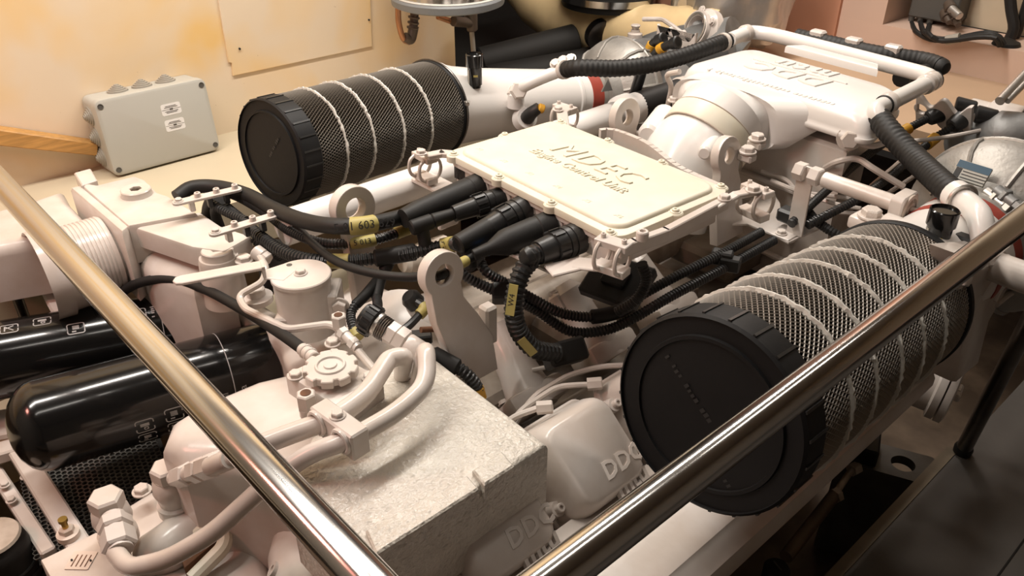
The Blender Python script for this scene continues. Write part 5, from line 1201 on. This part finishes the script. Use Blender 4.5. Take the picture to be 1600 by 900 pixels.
for A, Bq in zip(rows, rows[1:]):
    for i in range(len(A)): bm.faces.new((A[i], A[(i + 1) % len(A)], Bq[(i + 1) % len(A)], Bq[i]))
part('elbow', bm, M_DUCT, t, ang=70)
bm = nb(); lathe(bm, Cc, ea, [(-.005, 0), (-.005, .122), (.0, .124), (.042, .124), (.047, .122), (.05, 0)], 56); cb = part('clamp_band', bm, M_CREAM, t)
bm = nb(); ring(bm, Cc - ea * .006, ea, .1215, .002, 56, 6); ring(bm, Cc + ea * .049, ea, .1225, .002, 56, 6); part('band_edge', bm, M_DIRTY, cb, kind='stuff')
u, w = perp(ea)
q = P(1089, 162, y=(Cc + ea * .025).y + .06); bm = nb(); qq = (q - Cc); qq = (qq - ea * ea.dot(qq)).normalized()
box(bm, (0, 0, 0), (.024, .02, .003), frame(Cc + ea * .022 + qq * .1255, ea.cross(qq), Wv=qq)); part('black_mark', bm, M_INK, cb, 'small black mark')
# clamp bolts
for k, (a, b) in enumerate(((1183, 218), (1168, 238))):
    o = H(a, b, .90 - .015 * k); bm = nb(); box(bm, (0, 0, -.012), (.04, .03, .02), Matrix.Translation(o), .004); lg = part('clamp_lug', bm, M_WHITE, cb); bolt(cb, o, Z, .015)
bolt(cb, H(1053, 158, .875), Z, .013)
# body below with cooling ribs
c = sum(LQ, V((0, 0, 0))) / 4
bm = nb(); bq = [V((p.x, p.y, 0)) for p in inset(0, .80)]; prism(bm, [(p.x, p.y) for p in bq], Matrix.Translation((0, 0, .42)), IZ - .52, .01, 1); bd = part('body', bm, M_WHITE, t)
for k in range(4):
    z = .50 + .07 * k; bm = nb(); a, b = bq[0] + Z * z, bq[1] + Z * z; M = frame(a.lerp(b, .42), (b - a).normalized(), Wv=Z); box(bm, (0, -.012, 0), ((b - a).length * .8, .02, .014), M, .004); part('rib', bm, M_WHITE, bd)
# raised letters on the lid, read from the other side
bm = nb(); lm = H(1240, 112, IZ); RU = -EU; Mt = frame(H(1246, 112, IZ), RU, -EV)
text(bm, 'DDC', Mt @ Matrix.Translation((0, .040, .001)), .105, .0028, .1, .003, sp=1.1); part('lettering', bm, M_DUCT, lid, 'raised letters DDC, upside down from here')
bm = nb(); text(bm, 'mtu', Mt @ Matrix.Translation((0, -.040, .001)), .095, .0028, .1, .003, sp=1.3); box(bm, (0, -.004, .001), (.30, .008, .004), Mt); part('lettering', bm, M_DUCT, lid, 'raised letters mtu, upside down from here')
bm = nb(); dashes(bm, 30, .40, .018, frame(H(1200, 134, IZ), RU, -EV), .003); part('small_lettering', bm, M_DUCT, lid, kind='stuff')
bm = nb(); a, b = H(1232, 80, IZ), H(1376, 118, IZ); M = frame((a + b) / 2, b - a, Wv=Z); prism(bm, [(-(b - a).length / 2, -.02), ((b - a).length / 2, -.02), ((b - a).length / 2 - .03, .03), (-(b - a).length / 2 + .03, .03)], M, .022, .006, 2); part('raised_edge', bm, M_DUCT, lid)
# white air neck below the elbow
t = thing('air_neck', 'glossy white cast air neck under the clamped elbow, behind the control unit', 'manifold', H(1060, 240, .6))
pa = smooth([Cc + ea * .045, Cc + ea * .10, Cc + ea * .16 + V((0, -.01, -.02)), Cc + ea * .19 + V((0, -.02, -.10))], .012)
bm = nb(); tube(bm, pa, lambda s: .115 + .012 * math.sin(min(1, s / .12) * PI), 40); part('neck', bm, M_DUCT, t, ang=60)
bm = nb(); a, b = H(1100, 240, .87), H(1122, 215, .87); cyl(bm, a, b, .018, .02, bev=.005); cyl(bm, H(1012, 212, .85), H(1040, 180, .86), .03, .035, bev=.008); part('lug', bm, M_DUCT, t, kind='stuff')
bolt(t, H(1000, 213, .82), Z, .013)
# ================================================================ right rear: brackets, struts and leads
t = thing('support_plate', 'white flat plate with an upright strap bracket, between control unit and right filter', 'bracket', H(1210, 355, .66))
bm = nb(); q = ZP((1128, 352, .70), (1186, 300, .70), (1208, 300, .70), (1219, 318, .70), (1222, 345, .70), (1240, 348, .70), (1292, 352, .70), (1232, 379, .70), (1205, 365, .70), (1168, 350, .70))
prism(bm, [(p.x, p.y) for p in q], Matrix.Translation((0, 0, .696)), .005, .001, 1); part('flat_plate', bm, M_WHITE, t)
f0 = H(1240, 366, .702); f1 = V((f0.x + .004, f0.y - .004, .885))
bm = nb(); M = frame((f0 + f1) / 2, X, (f1 - f0).normalized()); box(bm, (0, 0, 0), (.042, (f1 - f0).length, .006), M, .001); box(bm, (-.014, -.022, 0), (.05, .04, .005), Matrix.Translation(f0), .001); part('strap', bm, M_WHITE, t)
bolt(t, f0 + V((-.02, -.025, .003)), Z, .010)
t = thing('upper_strut', 'white tubular strut from the strap bracket to a rubber bushed end plate', 'strut', H(1330, 295, .75))
s0 = f1 + V((.0, .0, -.018)); s1 = H(1398, 318, .868)
sd = (s1 - s0).normalized()
bm = nb(); cyl(bm, s0 + sd * .045, s1, .0185, seg=20, bev=.002); part('tube', bm, M_WHITE, t)
for k in (-.028, .012): bm = nb(); hexnut(bm, s0 + sd * k, sd, .0225, .026); part('hex_nut', bm, M_WHITE, t)
bm = nb(); M = frame(s1 + sd * .014, V((-sd.z * 0, 1, 0)), Wv=sd); prism(bm, rpoly(.075, .085, .012, 3, 0, -.012), M @ Matrix.Translation((0, 0, -.01)), .028, .003, 1); ep = part('end_plate', bm, M_WHITE, t)
bm = nb(); e = s1 + sd * .032; lathe(bm, e, sd, [(0, 0), (0, .031), (.004, .031), (.005, .024), (-.002, .02), (.006, .014), (.006, 0)], 28); part('rubber_bush', bm, M_DIRTY, ep)
bm = nb(); cyl(bm, e, e + sd * .055, .006); hexnut(bm, e + sd * .04, sd, .013, .018); part('threaded_stud', bm, M_DIRTY, t)
t = thing('lower_strut', 'thicker white strut with flattened bolted end just behind the right filter top', 'strut', H(1400, 360, .70))
l0 = H(1345, 340, .845); l1 = l0 + sd * .42
bm = nb(); cyl(bm, l0 + sd * .05, l1, .030, seg=24, bev=.003); box(bm, (.028, 0, -.006), (.09, .056, .030), frame(l0, sd, Wv=Z), .008, 2); part('tube', bm, M_WHITE, t)
bolt(t, l0 + sd * .02 + Z * .010, Z, .019)
pipe('bent_line', [H(1290, 262, .80), H(1308, 252, .84), H(1340, 246, .85), H(1362, 262, .84), H(1412, 292, .80)], .0085, M_WHITE, 'thin white line arched over the upper strut', 'pipe', .03, 8)
t = thing('banjo_fitting', 'big white banjo bolt with thin pipe on the right face of the intercooler', 'fitting', H(1325, 220, .75))
o = P(1328, 216, y=1.93); dn = V((.5, -.85, .1)).normalized()
bm = nb(); lathe(bm, o - dn * .02, dn, [(0, 0), (0, .032), (.02, .032), (.02, 0)], 24); part('banjo_ring', bm, M_WHITE, t); bm = nb(); hexnut(bm, o, dn, .023, .025); part('hex_bolt', bm, M_WHITE, t)
bm = nb(); tube(bm, smooth([o + V((.02, 0, 0)), P(1346, 224, y=1.94), P(1365, 228, y=1.96), P(1390, 220, y=2.0)], .01), .0085, 8); part('pipe_tube', bm, M_WHITE, t)
for k, (pp, lab) in enumerate((([(1205, 282), (1250, 300), (1300, 318), (1345, 326)], 'lower thin white line along the side of the intercooler body'), ([(1190, 268), (1230, 280), (1246, 300), (1330, 310)], 'middle thin white line along the side of the intercooler body'), ([(1200, 232), (1222, 236), (1250, 275), (1300, 285), (1350, 300), (1395, 262), (1420, 240)], 'upper thin white line bent down beside the intercooler body'))):
    bm = nb(); tube(bm, fillet([H(a, b, .74) for a, b in pp], .03), .006, 8); solo('side_line', bm, M_WHITE, lab, 'pipe')
bm = nb(); tube(bm, fillet([H(1290, 330, .72), H(1350, 335, .72), H(1372, 312, .72), H(1440, 268, .74)], .03), .006, 8); solo('side_line', bm, M_WHITE, 'thin white line with a loop under the upper strut', 'pipe')
A_ = [(1236, 350), (1262, 325), (1300, 290), (1335, 258), (1378, 226), (1412, 205), (1440, 190), (1466, 178)]
B_ = [(1262, 352), (1300, 332), (1345, 308), (1392, 275), (1432, 240), (1462, 215), (1482, 202), (1500, 188)]
for k, (pp, lab, i0) in enumerate(((A_, 'corrugated conduit with orange tape, the left of two rising behind the upper strut', 5), (B_, 'corrugated conduit with orange tape, the right of two rising behind the upper strut', 5))):
    pts = lay(pp, .735, .88); t = thing('sensor_lead', lab, 'cable', pts[3], 'taped sensor leads at the right rear')
    bm = nb(); conduit(bm, pts, .0115); part('conduit', bm, M_PLA, t)
    pa = smooth(pts, .008); L = plen(pa); band('orange_tape', pa, L * .80, L * .875, .0155, M_ORA, t, 'orange tape')
    d = (pts[-1] - pts[-2]).normalized(); bm = nb(); cyl(bm, pts[-1] - d * .03, pts[-1] + d * .01, .021, .026, bev=.004); part('plug', bm, M_PLA, t)
bm = nb(); conduit(bm, [H(1262, 330, .735), H(1275, 345, .73), H(1300, 362, .72), H(1318, 372, .71)], .0125); solo('branch_lead', bm, M_PLA, 'short corrugated branch bending down onto the right filter top', 'cable')
bm = nb(); box(bm, (0, 0, 0), (.05, .04, .035), Matrix.Translation(H(1232, 336, .735)), .006); box(bm, (.03, .03, -.01), (.05, .03, .03), Matrix.Translation(H(1232, 336, .735)), .006); solo('lead_clip', bm, M_PLA, 'black clip block beside the foot of the strap bracket', 'clip')
t = thing('eye_bracket', 'white three eyed bracket holding black plugs at the right rear', 'bracket', H(1470, 180, .84))
a, b = H(1436, 164, .89), H(1520, 186, .89); u = (b - a).normalized(); M = frame(a, u, V((0, -.5, 1)))
ou = []
for k in range(41):
    s = k / 40; ou.append((s * (b - a).length, .030 + .018 * math.cos(s * 4 * PI)))
ou += [(x, -y) for x, y in ou[::-1]]
bm = nb(); plate(bm, ou, [circ(.012, 0, .018, 20)], M, .014, .002); part('bracket_plate', bm, M_WHITE, t)
for a_, b_ in ((1492, 164), (1524, 178)):
    bm = nb(); o = H(a_, b_, .90); cyl(bm, o, o + V((.05, .02, .0)), .024, .018, bev=.004); part('plug', bm, M_PLA, t)
t = thing('exhaust_joint', 'white sleeved pipe with black band leaving at the right edge', 'pipe', H(1560, 182, .8))
a = H(1512, 178, .86); d = X
for k0, k1, r, m, n_ in ((0, .06, .045, M_WHITE, 'stub'), (.055, .14, .055, M_WHITE, 'sleeve'), (.14, .235, .056, M_INK, 'black_band'), (.235, .5, .055, M_GREY, 'grey_pipe')):
    bm = nb(); cyl(bm, a + d * k0, a + d * k1, r, seg=28, bev=.002); part(n_, bm, m, t)
bm = nb(); tube(bm, smooth([H(1385, 215, .84), H(1400, 222, .84), H(1480, 214, .86), H(1560, 198, .87), H(1640, 182, .88)], .02), .006, 8); solo('thin_line', bm, M_WHITE, 'thin pale line running off to the right edge under the banded pipe', 'pipe')
bm = nb(); a = H(1590, 150, .95); b = H(1625, 92, 1.02); cyl(bm, H(1562, 158, .95), b, .012); cyl(bm, H(1574, 158, .95), H(1636, 96, 1.02), .008); solo('braided_hose', bm, M_ZINC, 'pair of bright braided lines rising at the right edge', 'hose', 'stuff')
# ================================================================ right intake duct, turbocharger
DR0 = FR + AR * .69; dr = V((.02, .2, .02)).normalized()
t = thing('right_intake_duct', 'white intake duct behind the right air filter with two dark red rings', 'duct', DR0 + dr * .3 - Z * .15)
bm = nb(); lathe(bm, DR0, dr, [(-.01, 0), (-.01, .145), (.02, .145), (.04, .14), (.08, .13), (.13, .122), (.19, .12), (.19, 0)], 48); part('duct_body', bm, M_DUCT, t)
for k0, k1, m, lab in ((.19, .212, M_RED, 'dark red ring'), (.212, .25, M_DUCT, None), (.25, .28, M_RED, 'dark red ring'), (.28, .33, M_ALU, None)):
    bm = nb(); lathe(bm, DR0, dr, [(k0, 0), (k0, .122), (k1, .122), (k1, 0)], 48); part('red_ring' if m is M_RED else 'ring', bm, m, t, lab)
tr_, u, w = volute(DR0 + dr * .31, V((.05, 1, -.02)), .20, 'ribbed pale aluminium turbocharger housing at the right edge, carrying a blue nameplate', .5, 10)
tp = P(1518, 270, y=1.83); nn = V((-.1, -.75, .6)).normalized(); M = frame(tp, V((1, .0, -.02)), Wv=nn)
bm = nb(); box(bm, (0, 0, -.004), (.066, .042, .010), M); np_ = part('nameplate', bm, M_GBOX, tr_, 'nameplate with dark blue header')
bm = nb(); box(bm, (0, .012, .0014), (.068, .016, .001), M); part('blue_header', bm, mat('dark_blue_print', (.02, .07, .12), .4), np_)
bm = nb(); box(bm, (-.026, -.008, .0014), (.012, .022, .001), M)
for k in range(3): box(bm, (.008, -.002 - .007 * k, .0014), (.05, .0018, .001), M)
part('print', bm, M_INK, np_, kind='stuff')
for k, (a, b) in enumerate(((1540, 300), (1525, 308), (1556, 297))):
    o = P(a, b, y=1.825); bm = nb(); cyl(bm, o, o + V((.05, -.02, -.01)), .014, .012, bev=.002); hexnut(bm, o + V((.05, -.02, -.01)), V((1, -.4, -.2)), .012, .014); hexnut(bm, o + V((.02, -.008, -.004)), V((1, -.4, -.2)), .018, .010); part('stud', bm, (M_ZINC, M_WHITE, M_GREY)[k], tr_)
t = thing('heat_shield', 'dull grey bent heat shield sheet above the right turbocharger', 'shield', H(1560, 225, .95))
a = P(1500, 228, y=2.4); b = P(1700, 215, y=2.45)
bm = nb(); tube(bm, smooth([a, P(1540, 218, y=2.38), P(1590, 210, y=2.38), b], .02), lambda s: .06 + .006 * math.sin(s * 60), 24); part('sheet', bm, M_GREY, t)
indicator(P(1458, 390, y=1.60), .028, .088, Z, 'black upright service indicator behind the right air filter, near the handrail')
t = thing('duct_bracket', 'white cast column under the right intake duct, mostly behind the handrail', 'bracket', P(1520, 520, x=-.42))
q = [P(a, b, x=-.40) for a, b in ((1505, 400), (1568, 392), (1582, 440), (1548, 500), (1530, 570), (1495, 600), (1512, 500))]
bm = nb(); prism(bm, [(p.y, p.z) for p in q], frame(V((-.46, 0, 0)), Y, Z), .06, .012, 2); part('column', bm, M_WHITE, t)
for a, b, r in ((1534, 398, .020), (1500, 432, .016), (1563, 410, .016)): bolt(t, P(a, b, x=-.40), V((1, 0, .25)), r)
t = thing('sensor_plug', 'black plug with clip beside the upright service indicator', 'connector', P(1505, 378, y=1.66))
bm = nb(); o = P(1505, 378, y=1.64); box(bm, (0, 0, 0), (.07, .03, .03), Matrix.Translation(o), .005); cyl(bm, o, o + V((.06, .0, .0)), .012); part('plug_body', bm, M_PLA, t)
for k, (pp, lab) in enumerate((([(1600, 425), (1570, 440), (1552, 470)], 'upper small pale pipe at the right edge below the handrail'), ([(1605, 450), (1580, 458), (1556, 476)], 'lower small pale pipe at the right edge below the handrail'))):
    bm = nb(); tube(bm, smooth([P(a, b, x=-.40) for a, b in pp], .01), .007, 10); solo('small_pipe', bm, M_WHITE, lab, 'pipe')
# ================================================================ bilge
t = thing('engine_mount', 'dark engine mounting foot with a round hole, down between engine and walkway', 'mount', H(1390, 700, -.30))
q = ZP((1322, 742, -.05), (1352, 700, -.05), (1440, 712, -.05), (1428, 728, -.05), (1395, 735, -.05))
M_FOOT = mat('foot_paint', (.16, .145, .125), .55, bump=.1, var=.3, vscale=10)
a = H(1340, 705, -.05); b = H(1425, 728, -.05); M = frame((a + b) / 2, (b - a).normalized(), Wv=Z); L = (b - a).length
bm = nb(); plate(bm, rpoly(L + .12, .13, .01, 3), [circ(L * .34, 0, .034, 24)], M @ Matrix.Translation((0, 0, -.03)), .03); part('foot_plate', bm, M_FOOT, t)
bm = nb(); box(bm, (0, -.05, -.20), (L + .1, .02, .34), M); box(bm, (-.05, .03, -.2), (.02, .1, .34), M); part('foot_web', bm, M_FOOT, t)
bm = nb(); box(bm, (-L * .55, 0, .03), (.12, .12, .06), M, .006); part('rubber_block', bm, M_RUB, t)
t = thing('drain_line', 'dim brownish drain pipe slanting in the dark gap beside the walkway', 'pipe', H(1270, 810, -.2))
bm = nb(); cyl(bm, H(1228, 870, -.06), H(1305, 772, -.06), .018, seg=16); part('hose', bm, M_BILGE, t)
bm = nb(); cyl(bm, H(1303, 774, -.06), H(1332, 732, -.06), .010, seg=12); hexnut(bm, H(1330, 735, -.06), V((.2, 1, 0)), .02, .03); hexnut(bm, H(1303, 776, -.06), V((.2, 1, 0)), .022, .02); part('end_pipe', bm, M_DIRTY, t)
o = H(1215, 884, .02); t = thing('black_cap', 'round black cap in the gap at the bottom edge of the picture', 'cap', o - Z * .06)
bm = nb(); lathe(bm, o - Z * .06, Z, [(0, 0), (0, .032), (.05, .032), (.056, .028), (.058, 0)], 28); part('cap_body', bm, M_RUB, t)
bm = nb(); box(bm, (0, 0, .0), (.03, .004, .001), frame(o, V((.8, -.3, 0)), Wv=Z)); part('mark', bm, M_DBOX, t)
